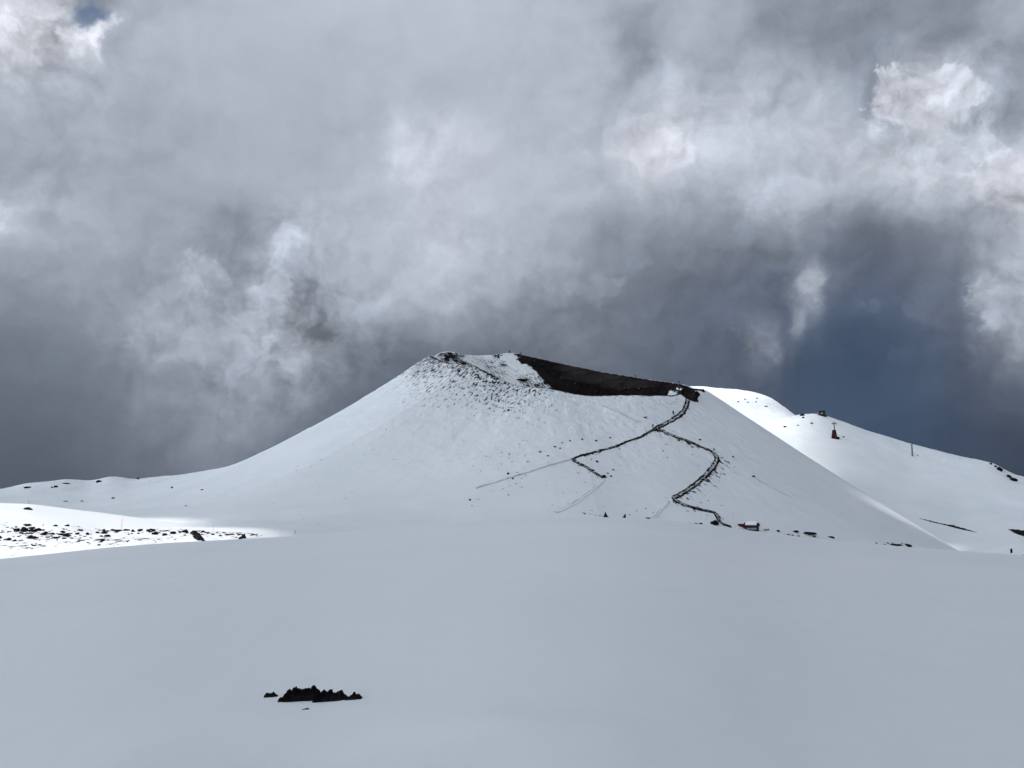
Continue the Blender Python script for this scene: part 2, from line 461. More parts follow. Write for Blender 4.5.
def build_ridge():
    a = np.linspace(azel(440, 450)[0], azel(1560, 450)[0], 900)
    r = np.concatenate([np.linspace(225, 560, 110), np.linspace(563, 760, 110), np.linspace(764, 1080, 90), np.geomspace(1100, 2400, 20)])
    A, Rr = np.meshgrid(a, r, indexing='ij')
    x, y = (Rr * np.sin(A)).ravel(), (Rr * np.cos(A)).ravel()
    z = ridge_z(x, y); rr = np.hypot(x, y)
    px, py = project(x, y, z)
    n = fbm(x * 0.02, y * 0.02, 4)
    bare = sstep(560, 640, rr) * np.clip(0.05 + 0.25 * n, 0, 0.25)
    bare = np.maximum(bare, sstep(860, 900, rr) * np.clip(0.13 + 0.3 * n, 0, 0.4))
    bare = np.maximum(bare, np.exp(-((rr - 683) / 10) ** 2) * sstep(976, 990, px) * np.clip(0.5 + 0.4 * n, 0, 0.8))
    bare = np.maximum(bare, np.exp(-((rr - 672) / 16) ** 2) * sstep(780, 786, px) * (1 - sstep(805, 815, px)) * np.clip(0.35 + 0.4 * n, 0, 0.5))
    o = mesh_obj('ridge', np.stack([x, y, z], -1), grid_faces(len(a), len(r)), M_SNOW, True, attr={'bare': bare}, uv=np.stack([x * 0.5, y * 0.25], -1))
    tag(o, kind='structure')
build_ridge()

# ------------------------------------------------------------------ footpaths
def path_material():
    m, t, bs = material('trodden scoria')
    ob = t.new('ShaderNodeTexCoord').outputs['Object']
    at = t.new('ShaderNodeAttribute', attribute_name='snowy').outputs['Fac']
    n = t.noise(ob, 0.9, 5, 0.65)
    f = t.math('MULTIPLY_ADD', t.math('SUBTRACT', t.math('ADD', t.rng(n, 0.32, 0.68, 0, 1, False), at), 1.0), 4.0, 0.5, clamp=True)
    dirt = t.mix(t.rng(t.noise(ob, 2.2, 4, 0.6), 0.35, 0.65), (0.008, 0.0075, 0.010, 1), (0.026, 0.020, 0.021, 1))
    t.put(bs.inputs['Base Color'], t.mix(f, dirt, (0.62, 0.63, 0.65, 1)))
    bs.inputs['Roughness'].default_value = 0.9; bs.inputs['Specular IOR Level'].default_value = 0.03
    b = t.new('ShaderNodeBump'); b.inputs['Strength'].default_value = 0.6; b.inputs['Distance'].default_value = 0.15
    t.put(b.inputs['Height'], n); t.put(bs.inputs['Normal'], b.outputs[0])
    return m
M_PATH = path_material()

def build_path(key):
    pts, w, s = ROUTES[key]
    C = SEG[key]
    tg = np.gradient(C, axis=0); tg /= np.linalg.norm(tg, axis=1)[:, None] + 1e-9
    nm = np.stack([-tg[:, 1], tg[:, 0]], -1)
    K = np.array([-1.0, -0.75, -0.5, -0.2, 0.2, 0.5, 0.75, 1.0])
    lift = np.array([-0.25, 0.16, 0.30, 0.10, 0.10, 0.30, 0.16, -0.25])
    V = []; A = []
    n = len(C)
    for k, (kk, l) in enumerate(zip(K, lift)):
        wob = 0.38 * fbm(np.arange(n) * 0.35 + 40 * k, np.full(n, 3.3 * k), 3)
        p = C + nm * ((kk + wob) * w)[:, None]
        z = cone_z(p[:, 0], p[:, 1]) + l * (1 + 0.9 * fbm(np.arange(n) * 0.6, np.full(n, 9.0 * k), 3))
        V.append(np.stack([p[:, 0], p[:, 1], z], -1))
        mid = 0.62 if key in ('faint_left', 'side_track', 'upper_track') else 0.50 if abs(kk) < 0.3 and key in ('summit', 'upper_right', 'lower_right') else 0.14
        A.append(np.clip(mid + (1 - s) * 0.55 + 0.35 * fbm(np.arange(n) * 0.12 + 31, np.full(n, 2.0 * k), 3), 0, 1.1))
    V = np.stack(V, 1).reshape(-1, 3); A = np.stack(A, 1).ravel()
    if 'ski' in key:
        tag(mesh_obj('ski_track', V, grid_faces(n, len(K)), M_SNOW, True), kind='structure'); return
    o = mesh_obj('footpath', V, grid_faces(n, len(K)), M_PATH, True, attr={'snowy': A})
    tag(o, kind='structure')
for k in ROUTES: build_path(k)

# ------------------------------------------------------------------ rocks
def rock_mesh(name, seed, sub=3, spike=0.5, flat=0.7, lumps=1):
    r2 = np.random.default_rng(seed)
    bm = bmesh.new()
    for L in range(lumps):
        tmp = bmesh.new()
        bmesh.ops.create_icosphere(tmp, subdivisions=sub, radius=1.0)
        P = np.array([v.co[:] for v in tmp.verts])
        dirs = r2.normal(size=(16, 3)); dirs /= np.linalg.norm(dirs, axis=1)[:, None]
        cut = 0.62 + 0.4 * r2.random(16)
        rad = np.full(len(P), 1.25)
        dots = P @ dirs.T
        for c, q in zip(cut, dots.T):
            rad = np.where(q > 0.05, np.minimum(rad, c / np.maximum(q, 0.05)), rad)
        a, b = P[:, 0] * 2.3 + seed * 7.7 + L, P[:, 1] * 2.3 + P[:, 2] * 1.9
        rad = rad * (1 + spike * 0.55 * fbm(a, b, 4, 0.65) + spike * 0.25 * np.maximum(fbm(a * 3, b * 3, 2), 0))
        P = P * rad[:, None]
        P[:, 2] *= flat
        if lumps > 1:
            P = P * (0.45 + 0.35 * r2.random()) + np.array([r2.uniform(-0.75, 0.75), r2.uniform(-0.3, 0.3), r2.uniform(-0.05, 0.15)])
        for v, c in zip(tmp.verts, P): v.co = c
        me = bpy.data.meshes.new('t'); tmp.to_mesh(me); tmp.free(); bm.from_mesh(me); bpy.data.meshes.remove(me)
    me = bpy.data.meshes.new(name); bm.to_mesh(me); bm.free()
    for p in me.polygons: p.use_smooth = False
    return me

ROCKS = []
for s in range(9):
    me = rock_mesh('lava_rock', 20 + s, 3, 0.6, 0.62 + 0.08 * (s % 3)); me.materials.append(M_LAVA); ROCKS.append(me)

def rock(me, x, y, z, sx, sy=None, sz=None, rz=None, name='lava_rock'):
    o = bpy.data.objects.new(name, me); COL.objects.link(o)
    o.location = (x, y, z); o.scale = (sx, sy or sx, sz or sx)
    o.rotation_euler = (0, 0, random.uniform(0, 6.28) if rz is None else rz)
    return o

# the black rocks poking out of the snow in front of the camera
def ridge_rock(seed, prof, depth, n=150, m=30):
    """a jagged little crag: prof = list of (x, height) along its length, given real depth"""
    xs = np.linspace(prof[0][0], prof[-1][0], n)
    hs = np.interp(xs, [p[0] for p in prof], [p[1] for p in prof])
    jag = -0.12 + 0.07 * fbm(xs * 40 + seed, np.full(n, seed * 1.7), 3, 0.6) + 0.05 * fbm(xs * 110 + seed, np.full(n, seed * 2.9), 2)
    hs = np.maximum(hs * (1 + jag), 0.0)
    V = []
    for i in range(n):
        for j in range(m):
            t = j / (m - 1) * 2 - 1
            sh = max(0.0, 1 - abs(t) ** 1.6)
            yy = t * depth * (0.45 + 0.55 * (hs[i] / max(hs.max(), 1e-6)) ** 0.5)
            wv, wu, wz = [fbm(np.array([xs[i] * q + seed]), np.array([yy * q + seed * 3]), 3, 0.6)[0] for q in (60, 75, 50)]
            clump = abs(fbm(np.array([xs[i] * 28 + seed]), np.array([yy * 28 + 5]), 2, 0.5)[0])
            V.append((xs[i] + 0.010 * wu, yy + 0.012 * wv, hs[i] * np.clip(sh ** 0.8 + (0.55 * wz + 0.5 * clump - 0.2) * sh, 0, 1.04) - 0.012))
    f = grid_faces(n, m)
    V = np.array(V); nb = len(V)
    B = V.copy(); B[:, 2] = -0.10
    f2 = f[:, ::-1] + nb
    side = []
    for i in range(n - 1):
        side += [(i*m, i*m + nb, (i+1)*m + nb, (i+1)*m), (i*m+m-1, (i+1)*m+m-1, (i+1)*m+m-1+nb, i*m+m-1+nb)]
    for j in range(m - 1):
        side += [(j, j+1, j+1+nb, j+nb), ((n-1)*m+j, (n-1)*m+j+nb, (n-1)*m+j+1+nb, (n-1)*m+j+1)]
    return np.concatenate([V, B]), np.concatenate([f, f2, np.array(side)])

def front_rock(px0, px1, pyb, prof_px, depth, seed, label):
    """prof_px: sight-line outline of the crag as (px, py of the top)"""
    x0, y0, z0 = hit((px0 + px1) / 2, pyb, lambda x, y: base_z(x, y), 2, 40)
    r = math.hypot(x0, y0); s = r / F * 1.0
    pr = [((p - (px0 + px1) / 2) * s, (pyb - q) * s) for p, q in prof_px]
    v, f = ridge_rock(seed, pr, depth)
    ca, sa = 1.0, 0.0
    wx, wy = x0 + v[:, 0] * ca - v[:, 1] * sa, y0 + depth * 0.5 + v[:, 0] * sa + v[:, 1] * ca
    v[:, 2] += base_z(wx, wy) - z0          # bedded on the snow
    o = mesh_obj('lava_rock', v, f, M_LAVA, False)
    o.location = (x0, y0 + depth * 0.5, z0 + 0.012)
    tag(o, label, 'rock', 'black lava rocks poking out of the near snow')
    return o
G = front_rock
G(279, 316, 701, [(279,701),(280,698),(283,695.5),(287,691),(290,690),(292,688.5),(294.5,687),(297,690),(301,690.5),(305,690),(308,689),(310.5,686.2),(312,688),(314,691),(316.5,692),(317,700)], 0.05, 3.1, 'largest black lava crag poking out of the near snow, with two jagged peaks')
G(314, 347, 701, [(313.5,700),(315,693),(317,692),(320,690.5),(324,688.5),(327,690),(331,691),(335,692.2),(338,691.5),(340,692),(342,695),(346,699),(347.5,700.5)], 0.045, 8.4, 'black lava crag with rounded back, joined to the right of the two peaked crag')
G(346, 361, 699.5, [(346,699),(348,697),(351,695.5),(353,692.5),(355,693.5),(358,695),(360.3,696.5),(361,699)], 0.03, 5.9, 'small pointed black rock at the right end of the near rock cluster')
G(264, 276, 697.0, [(264,696.6),(265,694.0),(267.5,692.2),(270,693.8),(272.5,692.0),(274.5,693.8),(277,696.6)], 0.02, 12.2, 'tiny black rock apart from the near cluster, at its left')

G(302, 309, 709.5, [(302,709.4),(304,708.5),(306,708.0),(308,708.0),(309,709.3)], 0.012, 15.2, 'dark sliver standing for the shade in a snow hollow in front of the near rock cluster')  # dark sliver put in for the shade of a small hollow
# ------------------------------------------------------------------ rocks on the left field
bz = lambda x, y: base_z(x, y)
BIG = [(24,530,5.2,3.6,'large black boulder near the left edge of the sunlit field'),
       (16.5,530.5,3.4,2.6,'black boulder just left of the largest boulder on the sunlit field'),
       (38.5,530,4.2,2.2,'long low black rock right of the largest boulder on the sunlit field'),
       (32,528,4.5,1.2,'thin dark rock ledge above the largest boulder on the sunlit field'),
       (32.5,537.5,4.2,1.8,'long grey black rock below the largest boulder on the sunlit field'),
       (102.5,540,3.2,2.4,'lone black boulder on the smooth snow below the row of rocks'),
       (99,545,1.8,1.2,'small black stone just below the lone boulder on smooth snow'),
       (64,538.4,2.6,1.8,'black rock in the middle of the speckled sunlit field'),
       (55.5,538,2.4,1.8,'black rock next to a slightly wider one in the speckled field'),
       (155.5,533.6,4.2,2.4,'broad black boulder in the row of rocks left of the dark bank'),
       (140,530,3.4,1.6,'flat dark rock near the left end of the row on the snow rim'),
       (164.5,534.6,3.4,2.0,'low black boulder between two taller ones in the row'),
       (173,533,3.8,3.2,'brownish black block left of the pointed peak rock in the row'),
       (185.5,531.6,4.2,3.0,'pointed black rock standing highest in the row, by the dark bank'),
       (173.5,544.6,4.8,1.2,'flat dark rock right at the crest of the shaded snow'),
       (240.5,538.4,3.2,2.4,'black boulder low in the right part of the rocky strip'),
       (243.8,536.8,3.2,4.4,'tallest black rock at the right part of the rocky strip'),
       (34,545.6,2.4,1.4,'small black stone low on the left sunlit slope'),
       (52,555.2,3.6,0.9,'flat dark stone half sunk in the crest of shaded snow'),
       (77,533.8,2.8,1.8,'black rock at the right end of the speckled patch'),
       (87.5,534,2.2,1.8,'small black rock beside the right end of the speckled patch'),
       (119,530.5,3.6,1.4,'dark rock under the thin pole on the snow rim'),
       (203,531.8,2.6,1.6,'dark rock on the rim right after the dark bank'),
       (220.5,535.8,2.6,0.9,'flat dark rock on the rim near the second thin pole')]
for px, py, w, h, lab in BIG:
    x, y, z = hit(px, py + h * 0.35, bz, 85, 230)
    r = math.hypot(x, y); s = r / F
    o = rock(random.choice(ROCKS), x, y, z + 0.28 * h * s, w * s * 0.70, w * s * 0.6, h * s * 1.0, random.uniform(-0.4, 0.4))
    tag(o, lab, 'rock', 'dark rocks on the sunlit field')

def bank():
    x0, y0, z0 = hit(191, 533, bz, 85, 400); x1, y1, z1 = hit(204, 542, bz, 85, 400)
    s = math.hypot(x0, y0) / F
    n = 40
    prof = [(0, .2), (.6, .9), (1.2, 1.2), (2.2, 1.0), (3.0, .55), (3.6, .2)]
    P = []
    L = [(191,533),(194,534.5),(197,537),(200,540),(204,541.5)]
    pts = [hit(a, b, bz, 85, 400) for a, b in L]
    V = []
    for i in range(n):
        t = i / (n - 1) * (len(pts) - 1); k = min(int(t), len(pts) - 2); f = t - k
        c = np.array(pts[k]) * (1 - f) + np.array(pts[k + 1]) * f
        wd = (0.32 + 0.16 * math.sin(i * 1.7)) * math.sin(math.pi * (0.08 + 0.84 * i / (n - 1))) + 0.05
        for j in range(9):
            a = math.pi * j / 8
            V.append((c[0] + math.cos(a) * wd * 1.3 + 0.1 * math.sin(i * 2.1 + j), c[1] + 0.15 * math.sin(i * 1.1 + 2 * j), c[2] + math.sin(a) * wd * 1.5 * (1 + 0.35 * math.sin(i * 3.3 + j * 2)) - 0.08))
    o = mesh_obj('lava_bank', V, grid_faces(n, 9), M_LAVA, False)
    tag(o, 'dark bare bank of lava slanting down through the sunlit rocky strip', 'rock')
bank()

cnt = 0
for k in range(4000):
    if cnt >= 225: break
    q = random.random()
    if q < 0.42: px, py = random.uniform(-6, 70), random.gauss(532, 5.5)
    elif q < 0.55: px, py = random.uniform(30, 110), random.gauss(536, 4.5)
    elif q < 0.80: px = random.uniform(95, 200); py = 529.6 + abs(random.gauss(0, 2.2)) + (px - 100) * 0.01
    else: px = random.uniform(195, 282); py = 531.5 + (px - 200) * 0.055 + abs(random.gauss(0, 2.0))
    crest = np.interp(px, [p[0] for p in HUMP], [p[1] for p in HUMP])
    if py > crest - 1.2 or py < 523.5: continue
    x, y, z = hit(px, py, bz, 85, 215, 3000)
    r = math.hypot(x, y); s = r / F
    w = min(1.0 + random.expovariate(1 / 0.85), 4.2) * s * 0.66; h = w * random.uniform(0.5, 1.0)
    o = rock(random.choice(ROCKS), x, y, z + 0.1 * h, w * random.uniform(0.9, 1.5), w, h)
    side = 'speckling the left part of the sunlit field' if px < 90 else ('in the row along the snow rim' if px < 200 else 'in the narrow right end of the sunlit strip')
    tag(o, 'small black lava stone ' + side, 'rock', 'small black stones ' + side)
    cnt += 1

# rocks along the far edge of the hump and round the foot of the path
cz = lambda x, y: np.maximum(cone_z(x, y), base_z(x, y))
def px_rock(px, py, w, h, label, fn, r0, r1, mesh=None, group=None, sink=0.1, mat=None):
    x, y, z = hit(px, py, fn, r0, r1)
    s = math.hypot(x, y) / F
    o = rock(mesh or random.choice(ROCKS), x, y, z + sink * h * s, w * s * 0.66, w * s * 0.6, h * s * 1.0, random.uniform(-0.3, 0.3))
    tag(o, label, 'rock', group)
    return o

# ------------------------------------------------------------------ two pointed rocks on the crest of the hump
def pointed(seed, lean, foot):
    bm = bmesh.new()
    n, m = 18, 14
    rings = []
    for i in range(m):
        t = i / (m - 1)
        ring = []
        for j in range(n):
            a = 2 * math.pi * j / n
            rad = (0.5 * (1 - t) ** 0.75 + 0.02) * (1 + 0.28 * math.sin(3 * a + seed) * (1 - t) + 0.16 * math.sin(7 * a + 5 * t * seed))
            if t < 0.22: rad *= 1 + foot * (0.22 - t) * (1.6 + math.cos(a + seed))
            ring.append(bm.verts.new((rad * math.cos(a) + lean * t * 0.4, rad * math.sin(a), t * 1.25 - 0.1 + 0.03 * math.sin(9 * a + 11 * t))))
        rings.append(ring)
    for i in range(m - 1):
        for j in range(n):
            bm.faces.new((rings[i][j], rings[i][(j + 1) % n], rings[i + 1][(j + 1) % n], rings[i + 1][j]))
    bm.faces.new(rings[-1]); bm.faces.new(rings[0][::-1])
    me = bpy.data.meshes.new('pointed_rock'); bm.normal_update(); bm.to_mesh(me); bm.free(); me.materials.append(M_LAVA)
    return me
for px, py, w, h, ln, sd, lab in ((605.5, 514.6, 4.0, 4.9, 0.0, 1.0, 'taller pointed black rock on the crest of the shaded snow below the path'),
                                 (624.3, 517.1, 3.2, 4.0, 0.9, 4.4, 'shorter leaning black rock on the crest, right of the taller pointed one')):
    az, _ = azel(px, py); D = float(crest_r(az)) - 1.0
    x, y = D * math.sin(az), D * math.cos(az); z = float(base_z(np.array([x]), np.array([y]))[0])
    s = D / F
    o = bpy.data.objects.new('pointed_rock', pointed(sd, ln, 1.6)); COL.objects.link(o)
    o.location = (x, y, z); o.scale = (w * s * 0.95, w * s * 0.8, h * s * 0.9)
    tag(o, lab, 'rock', 'pointed rocks on the crest of the hump')

# ------------------------------------------------------------------ rim outcrops and summit rocks
OUT = rock_mesh('lava_outcrop', 77, 4, 0.9, 0.75, 7); OUT.materials.append(M_LAVAB)
OUT2 = rock_mesh('lava_outcrop', 78, 4, 0.9, 0.7, 5); OUT2.materials.append(M_LAVAB)
PILE = rock_mesh('lava_pile', 79, 4, 0.8, 0.8, 9); PILE.materials.append(M_LAVAB)
coned = lambda x, y: cone_z(x, y)
def outcrop(px, py, w, h, label, me, fn=coned, r0=200, r1=520, name='lava_outcrop', group=None):
    x, y, z = hit(px, py, fn, r0, r1)
    s = math.hypot(x, y) / F
    o = bpy.data.objects.new(name, me); COL.objects.link(o)
    o.location = (x, y, z); o.scale = (w * s * 0.5, w * s * 0.45, h * s * 0.9); o.rotation_euler = (0, 0, -math.atan2(x, y))
    tag(o, label, 'rock', group)
    return o
outcrop(689, 398.0, 12.0, 12.5, 'dark brown rock pile where the path tops the crater rim', PILE, name='rock_pile')
outcrop(695, 394.5, 9, 6, 'black rock right beside the rock pile at the top of the path', OUT2)
outcrop(455, 361.0, 5, 2.6, 'dark crag inside the highest left corner of the crater rim', OUT)
outcrop(463, 363.4, 6, 2.6, 'dark crag on the rim right of the highest left corner', OUT2)
outcrop(503, 365.0, 6, 1.2, 'dark rock band on the snowy inner wall of the crater', OUT, r1=560)
outcrop(524, 380, 10, 2.2, 'dark rock band low on the inner wall, at the edge of black scoria', OUT2, r1=560)
rz_ = lambda x, y: ridge_z(x, y)
outcrop(702.5, 391.5, 4.0, 4.5, 'dark rock between the crater rim and the sunlit back hill', OUT2, lambda x, y: np.maximum(cone_z(x, y), ridge_z(x, y)), 300, 1000)

# ------------------------------------------------------------------ stones near the path foot
FOOT = [(715.2,524.4,6.5,4.6,'big black boulder at the foot of the path, left of its last bend'),
        (686,523.6,2.2,1.4,'first of the small stones in a row left of the path foot'),
        (690,523.8,3.4,1.4,'low dark stone in the row left of the path foot'),
        (696,523.6,2.6,1.2,'dark stone in the middle of the row left of the path foot'),
        (701,523.9,3.0,1.3,'last stone of the row left of the path foot'),
        (648,518.2,3.6,1.0,'flat dark stone on the snow left of the row by the path foot'),
        (768,529.8,2.2,1.2,'small dark stone just right of the snowy roofed hut'),
        (778,531.0,2.8,1.2,'small dark stone further right of the snowy roofed hut'),
        (795.5,531.8,5.5,1.8,'reddish dark rock in the low line right of the hut'),
        (808,533.4,10,1.6,'long dark rock in the low line right of the hut'),
        (830.5,537.2,5,1.2,'low dark rock right of the long one by the crest'),
        (895,545.0,8,1.2,'low dark rock strip at the foot of the right slope'),
        (907.5,545.6,6,2.0,'dark rock ending the low strip at the foot of the right slope'),
        (584.5,455.8,3.0,2.6,'dark stone below the path near its left bend'),
        (604,477.0,3.6,2.8,'dark stone where the lower left path fades out'),
        (593,471,2.4,2.0,'dark stone beside the lower left path'),
        (508.5,411,1.6,3.2,'dark upright stone alone on the smooth left slope'),
        (645,417.4,3.2,1.0,'dark flat stone on the slope above the path junction'),
        (753.8,477,2.6,2.0,'dark stone on the right slope with a faint track leading from it'),
        (28,509.6,5.0,2.2,'dark rock behind the white knoll at the left')]
allz = lambda x, y: np.maximum(np.maximum(cone_z(x, y), base_z(x, y)), ridge_z(x, y))
for px, py, w, h, lab in FOOT:
    px_rock(px, py, w, h, lab, allz, 100, 700, group='dark stones on the shaded slopes')

for k in range(16):
    px = random.uniform(762, 912); py = np.interp(px, [q[0] for q in HUMP], [q[1] for q in HUMP]) - random.uniform(0.5, 3.2)
    px_rock(px, py, random.uniform(1.0, 3.2), random.uniform(0.6, 1.2), 'small dark stone in the broken low line right of the hut', allz, 100, 600, group='stones in the low line right of the hut')
# small stones on the cone and far slopes
SPOTS = [(470,500),(540,452),(555,447),(562,443),(570,441),(582,439.5),(596,441),(610,438),(548,456),(560,448.5),(513,479),(508,474),
      (597,462),(608,473.5),(611,476.5),(700,440),(714,450),(733,457),(613,470)]
for px, py in SPOTS:
    o = px_rock(px, py, random.uniform(1.4, 2.4), random.uniform(1.0, 1.9), 'small dark stone scattered on the shaded cone near the path', coned, 150, 520, group='small dark stones on the cone')
LS = [(113,498.6,2.2,1.6),(56,487,3,1.6),(66,483.6,4,1.3),(99,482,4.5,2.0),(138,479.2,1.8,1.6),(52,487.6,1.5,1.5),(27,488,4,1.8),(66,501.5,3,.8),(82,501.3,2.4,.8),(202,490,2,1.2),(172,488,1.6,1.6),(186,506,1.4,1.0)]
for px, py, w, h in LS:
    px_rock(px, py, w, h, 'small dark rock on the shaded far left slope', allz, 300, 700, group='rocks on the far left slope')
RS = [(748,402.5,1.6,1),(756,402,1.6,1),(766,406.5,2.2,1.2),(745,399.5,1.5,1),(738,402,1.8,1),(757,398.5,1.4,.8),(802.5,415.6,3.0,2.2),(803.5,418,2.0,1.5),(811.5,423.5,2.2,1.2),(785,427,2.6,1.2),(798,425.5,1.6,1),(843.5,437,1.6,1)]
for px, py, w, h in RS:
    px_rock(px, py, w, h, 'small dark rock on the sunlit back hill', rz_, 500, 1100, group='rocks on the sunlit back hill')
CR = [(991,464.3,1.6,1.4,'small dark crag first on the falling right skyline'),(995.5,467,1.8,1.4,'dark crag second on the falling right skyline'),
      (1000,470.6,3.4,3.2,'large black crag standing on the falling right skyline'),(1009,477.5,3.0,2.4,'black crag lower on the right skyline'),(1013,480.5,4.6,2.4,'lowest black crag on the right skyline, by the frame edge')]
for px, py, w, h, lab in CR:
    px_rock(px, py, w, h, lab, rz_, 500, 1100, group='crags on the right skyline', sink=0.25)

def lava_strip(pts, wid, label, fn, r0=200, r1=700):
    P = np.array([hit(a, b, fn, r0, r1) for a, b in pts])
    t = np.linspace(0, len(P) - 1, 80); k = np.minimum(t.astype(int), len(P) - 2); f = (t - k)[:, None]
    C = P[k] * (1 - f) + P[k + 1] * f
    V = []
    w0 = np.interp(t, np.arange(len(P)), wid)
    for i in range(80):
        for j in range(7):
            a = math.pi * j / 6
            jit = 0.35 * fbm(np.array([i * 0.5 + 9]), np.array([j * 1.3]), 3)[0]
            xx, yy = C[i, 0] + 0.3 * jit, C[i, 1] - math.cos(a) * w0[i] * 1.4
            zz = float(fn(np.array([xx]), np.array([yy]))[0])
            V.append((xx, yy, zz - 0.15 + math.sin(a) * w0[i] * (0.75 + jit)))
    o = mesh_obj('lava_strip', V, grid_faces(80, 7), M_LAVA, False)
    tag(o, label, 'rock')
    return o
lava_strip([(919.5,518.3),(930,521.5),(942,524.2),(955,527.5),(965,530),(977.5,532.8)], [.4,.8,.7,1.5,1.2,.3], 'long thin strip of bare lava across the lower right snow', rz_)
lava_strip([(1008,529.3),(1014,531.5),(1020,534),(1030,537.5)], [.3,1.6,2.6,3.0], 'black wedge of bare lava at the right frame edge', rz_)
lava_strip([(1019,556),(1026,555),(1034,554)], [.2,.6,.8], 'small black lava bank at the lower right edge by the crest', rz_, 150)

# ------------------------------------------------------------------ poles
M_STEEL = mottled('weathered steel', (0.16, 0.16, 0.17), (0.26, 0.26, 0.27), 2, 0.6, 0)
M_WOOD = mottled('grey wood', (0.20, 0.18, 0.16), (0.32, 0.30, 0.28), 5, 0.9, 0)
def tube(bm, p, q, r0, r1, n=10):
    p, q = Vector(p), Vector(q); ax = (q - p).normalized()
    u = ax.orthogonal().normalized(); w = ax.cross(u)
    A = [bm.verts.new(p + (u * math.cos(2*math.pi*k/n) + w * math.sin(2*math.pi*k/n)) * r0) for k in range(n)]
    B = [bm.verts.new(q + (u * math.cos(2*math.pi*k/n) + w * math.sin(2*math.pi*k/n)) * r1) for k in range(n)]
    for k in range(n): bm.faces.new((A[k], A[(k+1) % n], B[(k+1) % n], B[k]))
    bm.faces.new(A[::-1]); bm.faces.new(B)
def box(bm, c, s, bev=0.0):
    m = Matrix.Translation(c) @ Matrix.Diagonal((*s, 1))
    g = bmesh.ops.create_cube(bm, size=1.0, matrix=m)
    if bev:
        es = list({e for v in g['verts'] for e in v.link_edges})
        bmesh.ops.bevel(bm, geom=es, offset=bev, segments=1, affect='EDGES')
def stake(px, pyb, h, wpx, label, fn, r0, r1):
    x, y, z = hit(px, pyb, fn, r0, r1); s = math.hypot(x, y) / F
    root = empty('marker_pole', (x, y, z))
    tag(root, label, 'pole', 'marker poles in the snow')
    bm = bmesh.new(); tube(bm, (0, 0, -0.3), (0, 0, h * s), wpx * s * 0.5, wpx * s * 0.45); bm_obj('pole', bm, M_STEEL, root)
    bm = bmesh.new(); tube(bm, (0, 0, h * s), (0, 0, h * s + 0.12 * wpx), wpx * s * 0.6, wpx * s * 0.3); bm_obj('pole_cap', bm, M_WOOD, root)
stake(121.5, 529.0, 9, 0.28, 'thin grey marker pole standing on the rim of the sunlit field', bz, 85, 300)
stake(213, 532.0, 6, 0.28, 'thin grey marker pole by the shaded hollow above the rocky strip', bz, 85, 300)
stake(295, 534.0, 3.4, 0.6, 'short dark marker pole just right of the rocky strip', bz, 100, 400)
stake(28, 508.0, 6.5, 0.35, 'faint marker pole behind the dark rock past the white knoll', bz, 280, 600)

x, y, z = hit(912.5, 456, rz_, 450, 1000)
pl = empty('concrete_pylon', (x, y, z)); tag(pl, 'plain grey post standing on the right slope below the skyline', 'post')
bm = bmesh.new(); tube(bm, (0, 0, -0.5), (0, 0, 8.2), 0.62, 0.5, 12); bm_obj('shaft', bm, M_STEEL, pl)
bm = bmesh.new(); box(bm, (0, 0, 8.35), (1.5, 1.2, 0.35), 0.05); bm_obj('cap', bm, M_STEEL, pl)
x, y, z = hit(1011.6, 553, allz, 120, 500); s = math.hypot(x, y) / F
pp = empty('post', (x, y, z)); tag(pp, 'stubby dark post in the snow near the lower right edge', 'post')
bm = bmesh.new(); tube(bm, (0, 0, -0.3), (0, 0, 3.2 * s), 0.9 * s, 0.8 * s, 12); bm_obj('shaft', bm, M_LAVA, pp)
bm = bmesh.new(); tube(bm, (0, 0, 3.2 * s), (0, 0, 3.6 * s), 1.1 * s, 0.7 * s, 12); bm_obj('cap', bm, M_LAVA, pp)

# ------------------------------------------------------------------ tower with a mast, hut on the ridge, hut by the path
M_BRICK = mottled('red brown timber', (0.028, 0.012, 0.010), (0.050, 0.022, 0.018), 0.6, 0.9, 0.2)
M_DARK = mottled('dark timber', (0.018, 0.017, 0.02), (0.035, 0.032, 0.034), 0.8, 0.8, 0.2)
M_RED = mottled('faded red paint', (0.060, 0.012, 0.016), (0.10, 0.022, 0.026), 1.5, 0.7, 0.1)
M_TEAL = mottled('teal paint', (0.03, 0.12, 0.15), (0.06, 0.18, 0.2), 2, 0.7, 0.1)
M_CAP = mottled('roof snow', (0.80, 0.815, 0.84), (0.88, 0.89, 0.9), 1.2, 0.8, 0.2)
M_GLASS = mottled('window glass', (0.25, 0.27, 0.30), (0.32, 0.34, 0.36), 1, 0.15, 0)
M_PALE = mottled('pale board', (0.20, 0.20, 0.22), (0.28, 0.28, 0.30), 1, 0.8, 0)

x, y, z = hit(834.5, 438, rz_, 450, 1000); s = math.hypot(x, y) / F
tw = empty('mast_tower', (x, y, z), -math.atan2(x, y))
tag(tw, 'reddish brown tapered tower carrying a thin mast with a crosspiece', 'tower')
bm = bmesh.new()
for (zb, zt, wb, wt) in ((-0.6, 3.6, 4.4, 3.4), (3.6, 7.4, 3.4, 2.6)):
    g = [bm.verts.new((sx * w * 0.5 * s / 0.82, sy * w * 0.5, zz * s)) for zz, w in ((zb, wb), (zt, wt)) for sx, sy in ((-1,-1),(1,-1),(1,1),(-1,1))]
    for k in range(4): bm.faces.new((g[k], g[(k+1) % 4], g[4 + (k+1) % 4], g[4 + k]))
    bm.faces.new(g[3::-1]); bm.faces.new(g[4:])
base = bm_obj('tower_body', bm, M_BRICK, tw)
bm = bmesh.new(); box(bm, (0, -1.42 * 1.0, 4.9 * s), (1.0, 0.12, 1.5)); bm_obj('panel', bm, M_DARK, base)
